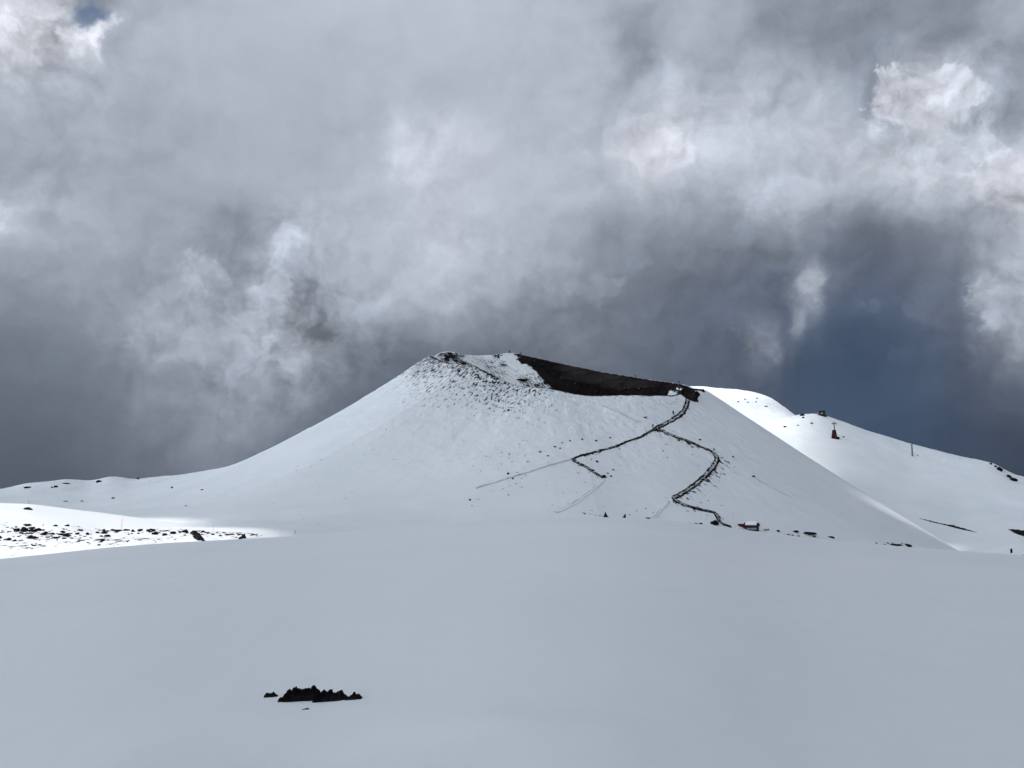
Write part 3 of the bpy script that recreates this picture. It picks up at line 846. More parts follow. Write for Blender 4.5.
bm = bmesh.new(); tube(bm, (0.3, 0, 7.2 * s), (0.3, 0, 13.5 * s), 0.42 * s, 0.36 * s); bm_obj('mast', bm, M_BRICK, tw)
bm = bmesh.new(); box(bm, (0.3, 0, 13.3 * s), (4.4 * s, 1.2, 1.1 * s), 0.1); tube(bm, (0.3, 0, 13.8 * s), (0.3, 0, 14.9 * s), 1.2 * s, 0.4 * s); bm_obj('crosspiece', bm, M_STEEL, tw)
o = px_rock(837.3, 438.6, 3.2, 2.6, 'black rock at the foot of the reddish tower', rz_, 450, 1000)

def gable(bm, w, d, h0, h1, over=0.0, th=0.25):
    """two roof slopes along x"""
    for sg in (-1, 1):
        pts = [(-w/2 - over, sg * (d/2 + over), h0 - over * (h1 - h0) / (d / 2)), (w/2 + over, sg * (d/2 + over), h0 - over * (h1 - h0) / (d / 2)), (w/2 + over, 0, h1), (-w/2 - over, 0, h1)]
        lo = [bm.verts.new(p) for p in pts]; hi = [bm.verts.new((p[0], p[1], p[2] + th)) for p in pts]
        bm.faces.new(lo[::-1]); bm.faces.new(hi)
        for k in range(4): bm.faces.new((lo[k], lo[(k+1) % 4], hi[(k+1) % 4], hi[k]))
def walls(bm, w, d, h, peak=None):
    b = [(-w/2,-d/2,-0.8),(w/2,-d/2,-0.8),(w/2,d/2,-0.8),(-w/2,d/2,-0.8)]
    t = [(p[0], p[1], h) for p in b]
    B = [bm.verts.new(p) for p in b]; T = [bm.verts.new(p) for p in t]
    for k in range(4): bm.faces.new((B[k], B[(k+1) % 4], T[(k+1) % 4], T[k]))
    if peak:
        R = [bm.verts.new((-w/2, 0, peak)), bm.verts.new((w/2, 0, peak))]
        bm.faces.new((T[0], T[1], R[1], R[0])); bm.faces.new((T[2], T[3], R[0], R[1])); bm.faces.new((T[1], T[2], R[1])); bm.faces.new((T[3], T[0], R[0]))
    else: bm.faces.new(T)

x, y, z = hit(822.3, 415.6, rz_, 450, 1000); s = math.hypot(x, y) / F
h = empty('mountain_hut', (x, y, z - 0.3), -math.atan2(x, y)); tag(h, 'small dark hut with one window standing on the skyline of the right ridge', 'hut')
bm = bmesh.new(); walls(bm, 4.6, 4.0, 3.6); w_ = bm_obj('wall', bm, M_DARK, h)
bm = bmesh.new(); box(bm, (0.1, 0, 3.78), (5.2, 4.6, 0.34), 0.08); bm_obj('roof', bm, M_DARK, h)
bm = bmesh.new(); box(bm, (-0.2, -2.03, 2.0), (1.3, 0.1, 1.2)); win = bm_obj('window', bm, M_GLASS, h)
bm = bmesh.new()
for c, sz in (((-0.2, -2.05, 2.68), (1.6, 0.14, 0.14)), ((-0.2, -2.05, 1.32), (1.6, 0.14, 0.14)), ((-0.93, -2.05, 2.0), (0.14, 0.14, 1.2)), ((0.53, -2.05, 2.0), (0.14, 0.14, 1.2))): box(bm, c, sz)
bm_obj('frame', bm, M_DARK, win)
bm = bmesh.new(); box(bm, (-3.0, -0.3, 1.7), (1.3, 2.4, 2.4), 0.1); bm_obj('side_panel', bm, M_PALE, h)
bm = bmesh.new(); tube(bm, (2.6, 0, -0.6), (3.0, 0, 0.9), 0.7, 0.3); bm_obj('buttress', bm, M_DARK, h)

x, y, z = hit(748.5, 528.4, allz, 100, 500); s = math.hypot(x, y) / F
h = empty('roadside_hut', (x, y, z - 0.55), -math.atan2(x, y) - 0.18); h.scale = [1.08 * s / 0.27] * 3; tag(h, 'low hut with a snow covered roof and a red side, half hidden behind the crest', 'hut')
bm = bmesh.new(); walls(bm, 2.9, 2.4, 1.0, 1.55); o1 = bm_obj('wall', bm, M_DARK, h); o1.location = (0.75, 0, 0)
bm = bmesh.new(); gable(bm, 2.9, 2.4, 1.0, 1.6, 0.25, 0.10); o1 = bm_obj('roof', bm, M_DARK, h); o1.location = (0.75, 0, 0)
bm = bmesh.new(); gable(bm, 2.5, 2.1, 1.16, 1.74, 0.02, 0.2); o2 = bm_obj('roof_snow', bm, M_CAP, o1)
bm = bmesh.new(); box(bm, (0.9, -1.24, 0.35), (2.3, 0.1, 0.4)); bm_obj('window', bm, M_PALE, h)
bm = bmesh.new(); walls(bm, 1.5, 1.7, 1.3); o1 = bm_obj('annex', bm, M_RED, h); o1.location = (-1.5, 0, 0)
bm = bmesh.new(); box(bm, (0, 0, 1.35), (1.6, 1.8, 0.1), 0.02); bm_obj('annex_roof', bm, M_RED, o1)
bm = bmesh.new(); box(bm, (-2.55, -0.1, 0.45), (0.5, 0.9, 0.95), 0.05); bm_obj('box', bm, M_TEAL, h)

# ------------------------------------------------------------------ people
M_JACK = [mottled('dark jacket', (0.015, 0.017, 0.022), (0.03, 0.03, 0.035), 8, 0.8, 0), mottled('navy jacket', (0.015, 0.022, 0.05), (0.025, 0.035, 0.07), 8, 0.8, 0), mottled('brown jacket', (0.05, 0.03, 0.022), (0.07, 0.045, 0.03), 8, 0.8, 0)]
M_TROU = mottled('dark trousers', (0.012, 0.012, 0.015), (0.022, 0.022, 0.026), 8, 0.85, 0)
M_SKIN = mottled('skin', (0.42, 0.26, 0.19), (0.48, 0.31, 0.23), 8, 0.6, 0)
M_HAIR = mottled('dark hat', (0.012, 0.011, 0.012), (0.025, 0.02, 0.02), 20, 0.9, 0)
def person_mesh(stride, swing, jacket):
    J = {'pelvis': (0, 0, .93), 'spine': (0, 0.01, 1.16), 'chest': (0, 0, 1.36), 'neck': (0, 0, 1.50), 'head': (0, -0.02, 1.60), 'crown': (0, 0.0, 1.74)}
    Rd = {'pelvis': .155, 'spine': .15, 'chest': .17, 'neck': .06, 'head': .098, 'crown': .075}
    E = [('pelvis','spine'),('spine','chest'),('chest','neck'),('neck','head'),('head','crown')]
    for n, sx in (('l', -1), ('r', 1)):
        J['hip'+n] = (sx*.10, 0, .86); J['knee'+n] = (sx*.11, -sx*stride*.55 - .03, .48); J['ank'+n] = (sx*.11, -sx*stride, .09); J['toe'+n] = (sx*.12, -sx*stride - .17, .04)
        J['sho'+n] = (sx*.19, 0, 1.40); J['elb'+n] = (sx*.26, sx*swing*.5 + .03, 1.13); J['wri'+n] = (sx*.25, sx*swing - .10, .90); J['han'+n] = (sx*.24, sx*swing - .15, .80)
        Rd.update({'hip'+n: .11, 'knee'+n: .075, 'ank'+n: .055, 'toe'+n: .045, 'sho'+n: .085, 'elb'+n: .06, 'wri'+n: .042, 'han'+n: .038})
        E += [('pelvis','hip'+n),('hip'+n,'knee'+n),('knee'+n,'ank'+n),('ank'+n,'toe'+n),('chest','sho'+n),('sho'+n,'elb'+n),('elb'+n,'wri'+n),('wri'+n,'han'+n)]
    names = list(J)
    me = bpy.data.meshes.new('body'); me.from_pydata([J[k] for k in names], [(names.index(a), names.index(b)) for a, b in E], [])
    o = bpy.data.objects.new('body', me); COL.objects.link(o)
    sk = o.modifiers.new('s', 'SKIN')
    for i, k in enumerate(names): me.skin_vertices[0].data[i].radius = (Rd[k], Rd[k])
    me.skin_vertices[0].data[0].use_root = True
    sb = o.modifiers.new('u', 'SUBSURF'); sb.levels = 1
    dg = bpy.context.evaluated_depsgraph_get()
    out = bpy.data.meshes.new_from_object(o.evaluated_get(dg))
    bpy.data.objects.remove(o)
    out.name = 'body'; out.materials.clear()
    for m in (jacket, M_TROU, M_SKIN): out.materials.append(m)
    for p in out.polygons:
        c = p.center; p.use_smooth = True
        p.material_index = 1 if c.z < 0.88 and abs(c.x) < 0.2 else (2 if c.z > 1.52 or c.z < 0.86 else 0)
    return out
HAT = None
def person(px, py, fn, r0, r1, label, k, face, stride=0.16):
    x, y, z = hit(px, py, fn, r0, r1)
    root = empty('person', (x, y, z), face); tag(root, label, 'person', 'walkers on the crater hill')
    b = bpy.data.objects.new('body', person_mesh(stride, 0.15, M_JACK[k % 3])); COL.objects.link(b); b.parent = root
    bm = bmesh.new(); bmesh.ops.create_uvsphere(bm, u_segments=12, v_segments=8, radius=0.118, matrix=Matrix.Translation((0, 0.01, 1.70)) @ Matrix.Diagonal((0.95, 1.05, 0.85, 1)))
    bm_obj('hat', bm, M_HAIR, root, True)
    bm = bmesh.new(); box(bm, (0, 0.21, 1.24), (0.30, 0.20, 0.46), 0.06); bm_obj('backpack', bm, M_JACK[(k + 1) % 3], root)
    root.scale = (1.45, 1.45, 1.28)
person(653, 428.6, coned, 150, 520, 'person in dark clothes standing where the two paths meet', 0, 0.4)
person(673.3, 415.2, coned, 150, 520, 'person walking up the path between the junction and the rim', 2, 2.6)
person(679.2, 384.2, coned, 150, 560, 'person standing on the rim skyline near the top of the path', 1, 1.2)
person(509.5, 353.6, coned, 150, 560, 'person standing on the snowy high rim, the upper left skyline', 0, 0.3)
person(521, 355.4, coned, 150, 560, 'person at the left end of the black inner wall, on the skyline', 1, 2.0)
person(635.6, 378.2, coned, 150, 560, 'person walking along the black crest, halfway down the skyline', 2, 1.5)

# ------------------------------------------------------------------ unseen clouds overhead, thickness and gaps shaped to shade the hill
SUN_EL, SUN_AZ = math.radians(44), math.radians(-138)      # azimuth from +Y towards +X
SV = Vector((math.cos(SUN_EL) * math.sin(SUN_AZ), math.cos(SUN_EL) * math.cos(SUN_AZ), math.sin(SUN_EL)))
ALT = 720.0
def poly_soft(az, r, pts):
    return np.interp(az, [p[0] for p in pts], [p[1] for p in pts])
def build_clouds():
    gx = np.linspace(-820, 760, 260); gy = np.linspace(-560, 1000, 260)
    X, Y = np.meshgrid(gx, gy, indexing='ij')
    r = np.hypot(X, Y); az = np.arctan2(X, Y)
    # gap over the field on the left
    n = fbm(X * 0.006, Y * 0.006, 4)
    n2 = fbm(X * 0.02 + 7, Y * 0.02, 4)
    a = np.degrees(az)
    lit1 = sstep(72, 100, r + 2 * n2) * (1 - sstep(285, 335, r + 10 * n2)) * (1 - sstep(-18.8, -15.8, a)) * sstep(-78, -60, a)
    lit1 = lit1 * (1 - 0.8 * sstep(-25, -20, a) * sstep(205, 240, r))
    # gap over the back hill and ridge on the right
    lit2 = sstep(500, 575, r + 10 * n2) * sstep(9.0, 12.0, a) * (0.92 + 0.12 * n) * (1 - 0.5 * sstep(21, 26, a)) * (1 - sstep(44, 56, a))
    # a slim gap lights the edge of the cone's right foot
    slim = sstep(376, 396, r + 3 * n2) * (1 - sstep(416, 446, r)) * sstep(20.5, 25, a) * (1 - sstep(28.2, 29.3, a))
    lit2 = np.maximum(lit2, 0.92 * slim)
    lit = np.maximum(sstep(0, 0.85, lit1), np.clip(lit2, 0, 0.96))
    edge = sstep(-820, -640, X) * (1 - sstep(560, 760, X)) * sstep(-560, -360, Y) * (1 - sstep(840, 1000, Y))
    T = 30 * np.clip(1 - lit, 0, 1) * np.clip(edge * 1.3 + 0.5 * n * (1 - edge), 0, 1) * (1 + 0.5 * n) + 1.6 * n2 * np.clip(1 - lit, 0, 1) * edge
    T = np.where(T < 0.45, -1, T)
    off = SV.xy * (ALT / SV.z)
    cx, cy = X + off[0], Y + off[1]
    zb = ALT - 0.4 * np.maximum(T, 0) + 0 * n; zt = ALT + 0.6 * np.maximum(T, 0)
    N = len(gx); idx = np.full((N, N), -1)
    keep = T > 0
    quad = keep[:-1, :-1] & keep[1:, :-1] & keep[1:, 1:] & keep[:-1, 1:]
    used = np.zeros((N, N), bool)
    used[:-1, :-1] |= quad; used[1:, :-1] |= quad; used[1:, 1:] |= quad; used[:-1, 1:] |= quad
    idx[used] = np.arange(used.sum()); nv = used.sum()
    V = np.concatenate([np.stack([cx[used], cy[used], zb[used]], -1), np.stack([cx[used], cy[used], zt[used]], -1)])
    qi, qj = np.where(quad)
    q = np.stack([idx[qi, qj], idx[qi + 1, qj], idx[qi + 1, qj + 1], idx[qi, qj + 1]], -1)
    faces = [q[:, ::-1], q + nv]
    # close the rims
    E = np.concatenate([q[:, [0, 1]], q[:, [1, 2]], q[:, [2, 3]], q[:, [3, 0]]])
    key = np.sort(E, 1); code = key[:, 0].astype(np.int64) * nv + key[:, 1]
    u, inv, c = np.unique(code, return_inverse=True, return_counts=True)
    B = E[c[inv] == 1]
    faces.append(np.stack([B[:, 0], B[:, 1], B[:, 1] + nv, B[:, 0] + nv], -1))
    m = bpy.data.materials.new('cloud vapour'); m.use_nodes = True
    t = NT(m.node_tree); m.node_tree.nodes.remove(m.node_tree.nodes['Principled BSDF'])
    pv = t.new('ShaderNodeVolumePrincipled'); pv.inputs['Color'].default_value = (0.98, 0.98, 0.98, 1); pv.inputs['Density'].default_value = 0.15; pv.inputs['Anisotropy'].default_value = 0.35
    out = [nd for nd in m.node_tree.nodes if nd.type == 'OUTPUT_MATERIAL'][0]
    t.l.new(pv.outputs[0], out.inputs['Volume'])
    o = mesh_obj('clouds', V, np.concatenate(faces), m, True)
    tag(o, kind='stuff')
build_clouds()

# ------------------------------------------------------------------ steam in the crater
def build_steam():
    bm = bmesh.new()
    for px, py, w, h, dr in ((596,379,62,13,10),(618,386,34,11,7),(574,369,40,13,9),(640,386,40,9,7)):
        x, y, z = hit(px, py, coned, 200, 560)
        r = math.hypot(x, y); k = (r - dr) / r; s = r / F
        c = Vector((x * k, y * k, EYE + (z - EYE) * k + 1.0))
        tmp = bmesh.new()
        bmesh.ops.create_icosphere(tmp, subdivisions=4, radius=1.0)
        for v in tmp.verts:
            q = v.co; n = 1 + 0.45 * fbm(np.array([q.x * 1.6 + px]), np.array([q.z * 1.6 + q.y + py]), 3)[0]
            v.co = Vector((q.x * n * w * s * 0.5, q.y * n * 4.5, q.z * n * h * s * 0.5)) + c
        me = bpy.data.meshes.new('t'); tmp.to_mesh(me); tmp.free(); bm.from_mesh(me); bpy.data.meshes.remove(me)
    m = bpy.data.materials.new('steam'); m.use_nodes = True
    t = NT(m.node_tree); m.node_tree.nodes.remove(m.node_tree.nodes['Principled BSDF'])
    pv = t.new('ShaderNodeVolumePrincipled'); pv.inputs['Color'].default_value = (0.97, 0.97, 0.97, 1); pv.inputs['Density'].default_value = 0.0042
    out = [nd for nd in m.node_tree.nodes if nd.type == 'OUTPUT_MATERIAL'][0]
    t.l.new(pv.outputs[0], out.inputs['Volume'])
    tag(bm_obj('steam', bm, m, None, True), kind='stuff')
build_steam()

# ------------------------------------------------------------------ sky
SKY_ROWS = [  # height of the row in the view, then (across, brightness, how billowy)
 (-60, [(-60,180,.4),(60,190,.5),(130,168,.2),(512,172,.1),(760,150,.25),(900,140,.25),(1080,160,.3)]),
 (0,   [(-30,205,.8),(20,215,1),(55,205,1),(72,150,.6),(90,120,.5),(106,155,.5),(125,168,.3),(256,177,.05),(384,178,.05),(512,173,.1),(590,166,.2),(620,158,.3),(680,165,.2),(735,160,.2),(770,143,.3),(850,137,.3),(950,138,.3),(1000,155,.4),(1060,165,.4)]),
 (30, [(-30,208,1),(15,216,1),(50,204,1),(74,200,1),(90,222,1),(103,212,1),(112,174,.5),(122,167,.2),(256,174,.05),(384,176,.05),(512,171,.1),(590,166,.2),(618,158,.4),(637,138,.5),(656,158,.3),(700,164,.2),(745,158,.2),(766,140,.3),(850,136,.4),(950,137,.3),(1000,156,.4),(1060,168,.4)]),
 (60, [(-30,185,.9),(20,194,.9),(60,185,.8),(95,180,.6),(115,165,.3),(256,170,.05),(384,174,.05),(512,170,.1),(610,164,.2),(640,146,.4),(680,160,.3),(730,155,.3),(775,162,.5),(810,158,.4),(850,138,.4),(882,126,.4),(900,150,.8),(920,178,1),(935,176,1),(960,158,.8),(990,160,.6),(1010,152,.5),(1060,155,.4)]),
 (95, [(-30,168,.5),(30,165,.5),(80,164,.4),(128,162,.2),(256,167,.05),(384,173,.1),(512,171,.1),(600,166,.2),(640,158,.4),(662,172,.6),(680,186,.6),(715,172,.4),(752,184,.5),(766,166,.5),(800,172,.6),(840,158,.5),(878,142,.7),(898,186,1),(925,196,1),(948,192,1),(966,168,.9),(990,158,.8),(1010,150,.7),(1060,150,.5)]),
 (130, [(-30,162,.3),(40,160,.3),(80,166,.3),(128,160,.2),(256,166,.05),(370,172,.2),(396,188,.4),(412,178,.3),(436,188,.4),(512,175,.1),(600,172,.3),(640,188,.6),(665,194,.6),(700,188,.6),(735,184,.5),(770,172,.4),(830,182,.5),(875,172,.8),(906,162,.9),(925,196,.9),(945,188,.9),(966,162,.9),(990,156,.9),(1024,160,.7),(1060,165,.5)]),
 (160, [(-30,160,.3),(40,158,.3),(80,164,.3),(128,160,.2),(256,164,.05),(370,172,.2),(400,184,.4),(440,188,.3),(512,178,.1),(600,176,.3),(640,200,.5),(667,210,.5),(690,194,.6),(730,184,.4),(800,180,.3),(850,190,.5),(900,192,.6),(942,202,.7),(965,186,.7),(990,184,.8),(1012,198,.7),(1060,195,.5)]),
 (190, [(-30,168,.4),(10,172,.5),(50,164,.4),(128,160,.2),(200,160,.1),(270,164,.1),(370,174,.2),(430,186,.3),(512,177,.1),(600,170,.3),(660,182,.5),(720,172,.4),(800,168,.3),(850,170,.4),(900,176,.6),(950,182,.7),(1000,196,.8),(1060,200,.5)]),
 (220, [(-30,185,.5),(5,188,.6),(40,168,.4),(128,158,.2),(200,150,.3),(245,138,.4),(280,172,.7),(310,176,.5),(370,174,.2),(430,182,.3),(512,172,.2),(580,160,.3),(640,146,.3),(700,148,.3),(760,148,.4),(800,160,.5),(840,128,.4),(870,116,.3),(910,138,.4),(960,140,.4),(1000,168,.7),(1060,190,.5)]),
 (250, [(-30,160,.4),(20,158,.4),(64,152,.3),(128,156,.3),(170,156,.4),(205,148,.5),(245,138,.6),(272,168,.9),(300,162,.8),(340,170,.4),(384,176,.3),(450,182,.3),(512,168,.3),(570,156,.3),(620,136,.3),(700,130,.3),(760,134,.4),(800,128,.4),(840,108,.3),(880,104,.2),(940,122,.3),(980,142,.6),(1015,176,.7),(1060,180,.5)]),
 (268, [(-30,150,.3),(64,149,.3),(128,156,.3),(170,158,.4),(205,155,.5),(245,142,.7),(272,162,1),(300,158,1),(340,166,.5),(384,174,.3),(450,182,.3),(512,167,.3),(570,152,.3),(620,132,.3),(700,122,.3),(760,122,.4),(790,114,.4),(803,134,.7),(813,146,.8),(826,116,.5),(850,100,.2),(900,104,.2),(950,118,.4),(980,146,.6),(1010,176,.7),(1060,176,.5)]),
 (285, [(-30,142,.2),(64,146,.3),(120,154,.4),(165,158,.5),(205,164,.6),(245,150,.8),(275,152,1),(310,154,1),(345,158,.7),(384,172,.4),(450,182,.3),(500,166,.4),(550,148,.4),(600,132,.3),(660,118,.3),(740,114,.3),(782,108,.4),(798,116,.7),(808,176,.8),(818,166,.8),(830,112,.5),(860,96,.2),(910,102,.2),(955,112,.4),(980,150,.7),(1000,172,.7),(1060,170,.5)]),
 (315, [(-30,128,.2),(64,136,.3),(120,152,.5),(150,158,.6),(195,164,.7),(240,162,.9),(275,166,1),(310,160,1),(345,150,.8),(390,160,.4),(440,162,.5),(490,146,.5),(550,128,.4),(590,126,.4),(615,118,.3),(680,106,.3),(740,102,.4),(762,116,.6),(785,100,.4),(798,112,.7),(806,156,.8),(814,120,.7),(840,88,.2),(900,94,.2),(955,102,.4),(985,146,.7),(1005,160,.7),(1060,160,.5)]),
 (345, [(-30,118,.1),(64,122,.2),(110,138,.5),(150,152,.6),(190,158,.6),(240,164,.8),(282,176,1),(315,156,1),(350,136,.8),(400,126,.5),(460,124,.3),(530,116,.3),(570,126,.5),(600,122,.4),(640,106,.3),(700,100,.3),(738,106,.7),(750,138,.9),(764,146,.8),(776,116,.7),(800,92,.3),(860,80,.1),(920,86,.2),(960,94,.4),(990,128,.7),(1012,152,.7),(1060,140,.5)]),
 (380, [(-30,110,.1),(64,114,.1),(110,126,.3),(150,140,.4),(195,146,.5),(240,152,.7),(280,158,.9),(315,142,.8),(350,118,.5),(400,108,.3),(600,104,.2),(700,98,.2),(760,98,.3),(810,82,.1),(870,80,.1),(930,86,.2),(980,94,.3),(1024,104,.4),(1060,104,.3)]),
 (420, [(-30,102,.05),(64,106,.05),(110,116,.2),(150,128,.3),(195,140,.4),(240,142,.5),(290,134,.5),(330,112,.3),(400,104,.2),(700,92,.1),(810,84,.1),(870,80,.1),(930,80,.1),(1024,78,.1)]),
 (460, [(-30,95,.05),(64,98,.05),(110,108,.1),(150,118,.2),(200,134,.3),(240,128,.3),(300,112,.2),(700,88,.1),(880,78,.1),(960,74,.1),(1024,70,.1)]),
 (500, [(-30,90,0),(64,92,0),(150,104,.1),(220,108,.1),(700,85,0),(1024,68,0)]),
]
def lin(v):
    v = v / 255.0
    return np.where(v <= 0.04045, v / 12.92, ((v + 0.055) / 1.055) ** 2.4)
def table(px, py):
    ys = [r[0] for r in SKY_ROWS]
    rows = [(np.interp(px, [q[0] for q in r[1]], [q[1] for q in r[1]]), np.interp(px, [q[0] for q in r[1]], [q[2] for q in r[1]])) for r in SKY_ROWS]
    return float(np.interp(py, ys, [r[0] for r in rows])), float(np.interp(py, ys, [r[1] for r in rows]))
def tint(px, py, L):
    L = L + 12 * float(np.clip((L - 128) / 35, 0, 1)) + 9 * float(np.clip((L - 176) / 25, 0, 1))
    dk = float(np.clip((150 - L) / 70, 0, 1))
    right = float(sstep(560, 820, np.array(px)) * (1 - 0.5 * sstep(900, 1000, np.array(px))) * sstep(200, 320, np.array(py)))
    b = 3.5 + 9 * dk * right
    hi = float(np.clip((L - 185) / 30, 0, 1))
    return L - 8.0 + 4.0 * hi - 0.6 * b * dk * right, L, L + 13 - 2 * hi + 9 * dk * right
def world():
    w = bpy.data.worlds.new('World'); sc.world = w; w.use_nodes = True
    t = NT(w.node_tree)
    for nd in list(w.node_tree.nodes): w.node_tree.nodes.remove(nd)
    out = t.new('ShaderNodeOutputWorld'); bg = t.new('ShaderNodeBackground'); t.l.new(bg.outputs[0], out.inputs[0])
    tc = t.new('ShaderNodeTexCoord').outputs['Generated']
    d = t.vmath('NORMALIZE', tc)
    # two scales of swirl push the cloud bank about, so its edges tear
    w1 = t.vmath('SUBTRACT', t.noise(d, 5.0, 3, 0.5, 'Color'), (0.5, 0.5, 0.5))
    w2 = t.vmath('SUBTRACT', t.noise(d, 15.0, 7, 0.55, 'Color'), (0.5, 0.5, 0.5))
    dw = t.vmath('ADD', d, t.vmath('ADD', t.vmath('SCALE', w1, scale=0.030), t.vmath('SCALE', w2, scale=0.048)))
    sx = t.new('ShaderNodeSeparateXYZ'); t.put(sx.inputs[0], dw)
    az = t.math('ARCTAN2', sx.outputs[0], sx.outputs[1])
    el = t.math('ARCTAN2', sx.outputs[2], t.math('SQRT', t.math('ADD', t.math('MULTIPLY', sx.outputs[0], sx.outputs[0]), t.math('MULTIPLY', sx.outputs[1], sx.outputs[1]))))
    A0 = 0.62
    # rows of cloud brightness, in two halves of the view so that small puffs keep their size
    uL = t.math('MULTIPLY_ADD', az, 1 / A0, 1.0, clamp=True)
    uR = t.math('MULTIPLY', az, 1 / A0, clamp=True)
    right = t.math('GREATER_THAN', az, 0.0)
    els = np.linspace(math.radians(-1.0), math.radians(36.5), 29)
    col = amp = None
    N = 32
    for k, e in enumerate(els):
        pair = []
        for half, uu in ((0, uL), (1, uR)):
            cr = t.new('ShaderNodeValToRGB'); rp = cr.color_ramp; rp.interpolation = 'EASE'
            while len(rp.elements) < N: rp.elements.new(0.5)
            for i in range(N):
                f = i / (N - 1); a = (f - 1 + half) * A0
                dx, dy, dz = math.cos(e) * math.sin(a), math.cos(e) * math.cos(a), math.sin(e)
                px, py = project(dx, dy, dz + EYE)
                L, m = table(px, py)
                c = lin(np.array(tint(px, py, L)))
                rp.elements[i].position = f
                rp.elements[i].color = (float(c[0]), float(c[1]), float(c[2]), m)
            t.put(cr.inputs[0], uu); pair.append(cr)
        rc = t.mix(right, pair[0].outputs[0], pair[1].outputs[0])
        ra = t.fmix(right, pair[0].outputs[1], pair[1].outputs[1])
        if col is None: col, amp = rc, ra
        else:
            f = t.rng(el, float(els[k - 1]), float(e), 0, 1, False)
            col = t.mix(f, col, rc); amp = t.fmix(f, amp, ra)
    # the rest of the sky: broken bright overcast
    n0 = t.noise(d, 2.2, 6, 0.55)
    rest = t.mix(t.rng(n0, 0.35, 0.68), (0.29, 0.335, 0.40, 1), (0.49, 0.555, 0.65, 1))
    # cloud thin enough round the sun to glow
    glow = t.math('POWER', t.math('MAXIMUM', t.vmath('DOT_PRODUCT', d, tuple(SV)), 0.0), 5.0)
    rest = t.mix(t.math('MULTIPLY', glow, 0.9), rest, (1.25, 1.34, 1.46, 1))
    # bank: added bright lobe, unseen, lights the left slopes; duller cloud to the right
    bank = t.math('POWER', t.math('MAXIMUM', t.vmath('DOT_PRODUCT', d, FILL_DIR), 0.0), 7.0)
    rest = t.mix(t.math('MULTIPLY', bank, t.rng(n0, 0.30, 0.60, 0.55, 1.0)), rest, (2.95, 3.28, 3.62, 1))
    dull = t.rng(t.vmath('DOT_PRODUCT', d, (1.0, 0.0, 0.0)), -0.1, 0.7, 1.0, 0.55)
    rest = t.vmath('SCALE', rest, scale=dull)
    side = t.rng(t.math('ABSOLUTE', az), 0.58, 0.80)
    top = t.rng(el, math.radians(35.5), math.radians(47))
    away = t.math('MAXIMUM', side, top)
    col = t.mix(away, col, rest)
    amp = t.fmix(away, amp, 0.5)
    # billows, lit from the upper left
    def billow(v):
        vo = t.new('ShaderNodeTexVoronoi', feature='F1')
        t.put(vo.inputs['Vector'], v); vo.inputs['Scale'].default_value = 15.0; vo.inputs['Detail'].default_value = 3.0
        vo.inputs['Roughness'].default_value = 0.48; vo.inputs['Lacunarity'].default_value = 2.3
        lump = t.math('SUBTRACT', 0.95, vo.outputs['Distance'])
        return t.math('ADD', t.math('MULTIPLY', t.noise(v, 12.0, 9, 0.55, dist=0.05), 0.75), t.math('MULTIPLY', lump, 0.25))
    w3 = t.vmath('SUBTRACT', t.noise(d, 30.0, 5, 0.55, 'Color'), (0.5, 0.5, 0.5))
    dwb = t.vmath('ADD', dw, t.vmath('SCALE', w3, scale=0.018))
    up = t.vmath('ADD', dwb, (-0.009, 0.0, 0.016))
    b0 = billow(dwb); b1 = billow(up)
    # single heads of cumulus: crisp, ragged tops and soft undersides
    edge = t.math('ADD', t.math('MULTIPLY', t.math('SUBTRACT', b0, 0.485), 2.6), t.math('MULTIPLY', t.math('SUBTRACT', t.noise(d, 42.0, 6, 0.6), 0.5), 0.9))
    for hx, hy, rx, ry, L, am, op in HEADS:
        c = Vector(dirv(hx, hy)); ex = Vector((c.y, -c.x, 0)).normalized(); ey = ex.cross(c)
        q = t.vmath('SUBTRACT', dwb, tuple(c))
        gx = t.math('MULTIPLY', t.vmath('DOT_PRODUCT', q, tuple(ex)), F / rx)
        gy = t.math('MULTIPLY', t.vmath('DOT_PRODUCT', q, tuple(ey)), F / ry)
        rad = t.math('SQRT', t.math('ADD', t.math('MULTIPLY', gx, gx), t.math('MULTIPLY', gy, gy)))
        m = t.math('ADD', t.math('SUBTRACT', 1.0, rad), edge)
        soft_edge = t.rng(gy, -0.9, 0.2, 1.0, 0.20 if rx > 25 else 0.62)
        al = t.math('MULTIPLY', t.rng(m, 0.0, soft_edge), op)
        cc = lin(np.array(tint(hx, hy, L - 14)))
        col = t.mix(al, col, (float(cc[0]), float(cc[1]), float(cc[2]), 1))
        amp = t.fmix(al, amp, am)
    relief = t.math('MULTIPLY', t.math('SUBTRACT', b0, b1), 1.7)
    puff = t.math('MULTIPLY', t.math('SUBTRACT', b0, 0.485), 1.05)
    soft = t.math('MULTIPLY', t.math('SUBTRACT', t.noise(dw, 5.5, 6, 0.55), 0.5), 0.36)
    amp = t.math('MULTIPLY_ADD', amp, 0.98, 0.03)
    gain = t.math('ADD', 1.0, t.math('ADD', soft, t.math('MULTIPLY', amp, t.math('ADD', relief, puff))))
    gain = t.math('MULTIPLY', t.math('MAXIMUM', gain, 0.4), 1.05)
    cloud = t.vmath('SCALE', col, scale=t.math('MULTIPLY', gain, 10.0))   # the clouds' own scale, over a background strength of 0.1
    sky = t.new('ShaderNodeTexSky', sky_type='NISHITA'); sky.sun_disc = False
    sky.sun_elevation = SUN_EL; sky.sun_rotation = SUN_AZ; sky.altitude = 2000
    blue = sky.outputs[0]
    # thin place in the top left corner of the cloud where blue shows
    hole = t.vmath('LENGTH', t.vmath('SUBTRACT', t.vmath('ADD', dw, t.vmath('SCALE', w2, scale=0.10)), HOLE))
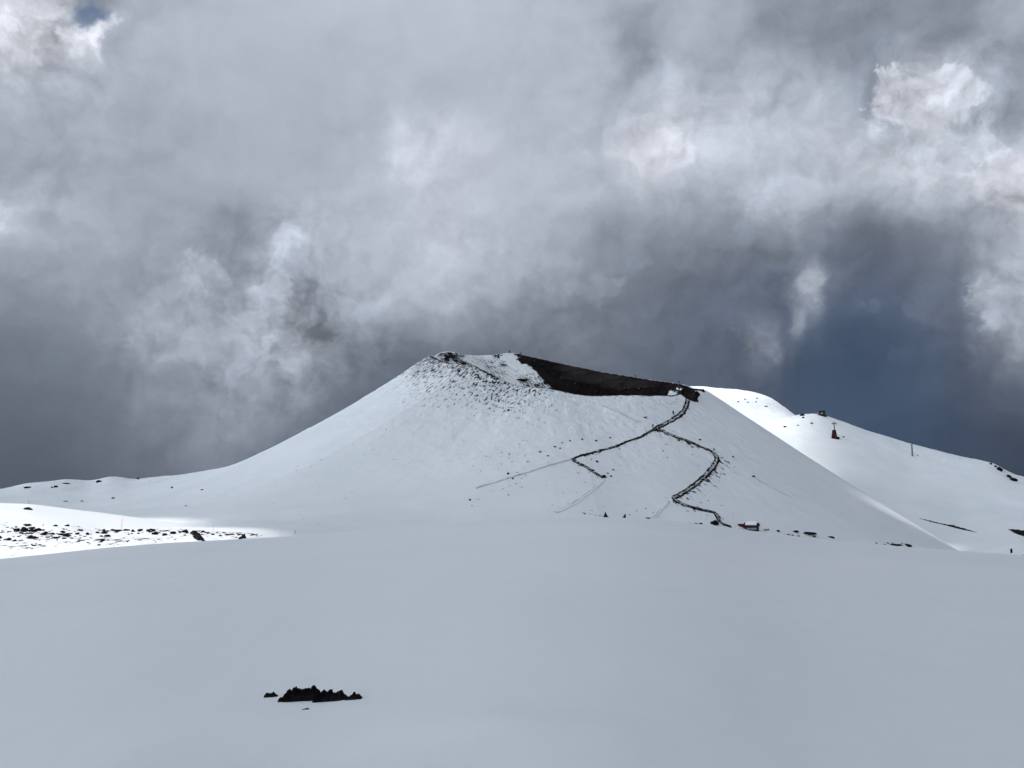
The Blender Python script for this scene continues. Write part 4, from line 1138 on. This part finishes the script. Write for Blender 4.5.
    cover = t.math('ADD', t.math('MULTIPLY', t.rng(hole, 0.008, 0.030), 0.72), 0.28)
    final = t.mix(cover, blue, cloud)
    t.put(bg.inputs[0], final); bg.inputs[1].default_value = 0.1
    w.cycles.sampling_method = 'MANUAL'; w.cycles.sample_map_resolution = 512
def dirv(px, py):
    az, te = azel(px, py); e = math.atan(te)
    return (math.cos(e) * math.sin(az), math.cos(e) * math.cos(az), math.sin(e))
HOLE = dirv(86, 3)
HEADS = [(790,185,120,42,188,.6,.55), (930,300,46,34,122,.4,.55), (905,352,44,22,106,.4,.5), (866,268,30,26,128,.4,.5), (690,262,60,30,146,.5,.45), (590,285,46,34,160,.6,.5),
         (928,106,44,38,206,1.3,.8), (962,150,40,30,194,1.2,.7), (905,150,34,26,192,1.0,.5), (1018,195,44,44,208,.9,.8), (664,160,44,36,212,.7,.75), (715,125,40,34,192,.7,.6),
         (810,289,17,24,176,1.1,.7), (802,318,11,18,152,1.0,.6), (757,352,22,24,146,1.0,.6), (742,336,16,14,130,.8,.4),
         (1008,300,30,62,172,1.1,.75), (40,28,58,34,220,1.2,.8), (103,26,14,20,216,1.0,.85), (4,206,24,24,206,.9,.8),
         (284,238,18,28,190,1.0,.75), (270,300,30,24,184,1.2,.7), (292,330,44,30,184,1.3,.7), (205,285,46,34,182,.9,.65), (150,345,34,26,166,.8,.55), (222,385,44,34,164,.9,.6), (404,168,24,36,200,.5,.6), (450,235,50,50,194,.5,.5)]
FILL_DIR = tuple(Vector((-0.92, -0.12, 0.40)).normalized())  # direction of the added sky lobe that brightens the cone's left face
world()

# ------------------------------------------------------------------ sun
sl = bpy.data.lights.new('sun', 'SUN'); sl.energy = 3.25; sl.angle = math.radians(0.6); sl.color = (1.0, 0.965, 0.92)
so = bpy.data.objects.new('sun', sl); COL.objects.link(so)
so.rotation_euler = SV.to_track_quat('Z', 'Y').to_euler(); so.location = (-100, -100, 300)

# ------------------------------------------------------------------ camera
cam = bpy.data.cameras.new('camera'); co = bpy.data.objects.new('camera', cam); COL.objects.link(co)
cam.sensor_width = 36.0; cam.lens = F / 1024 * 36.0; cam.clip_start = 0.05; cam.clip_end = 20000
co.location = (0, 0, EYE); co.rotation_euler = (math.pi / 2 + PITCH, 0, 0)
sc.camera = co

sc.view_settings.view_transform = 'Standard'; sc.view_settings.look = 'None'
sc.view_settings.exposure = 0.0; sc.view_settings.gamma = 1.0
sc.render.engine = 'CYCLES'
sc.cycles.volume_bounces = 3
sc.cycles.max_bounces = 6; sc.cycles.diffuse_bounces = 3
sc.cycles.use_denoising = True
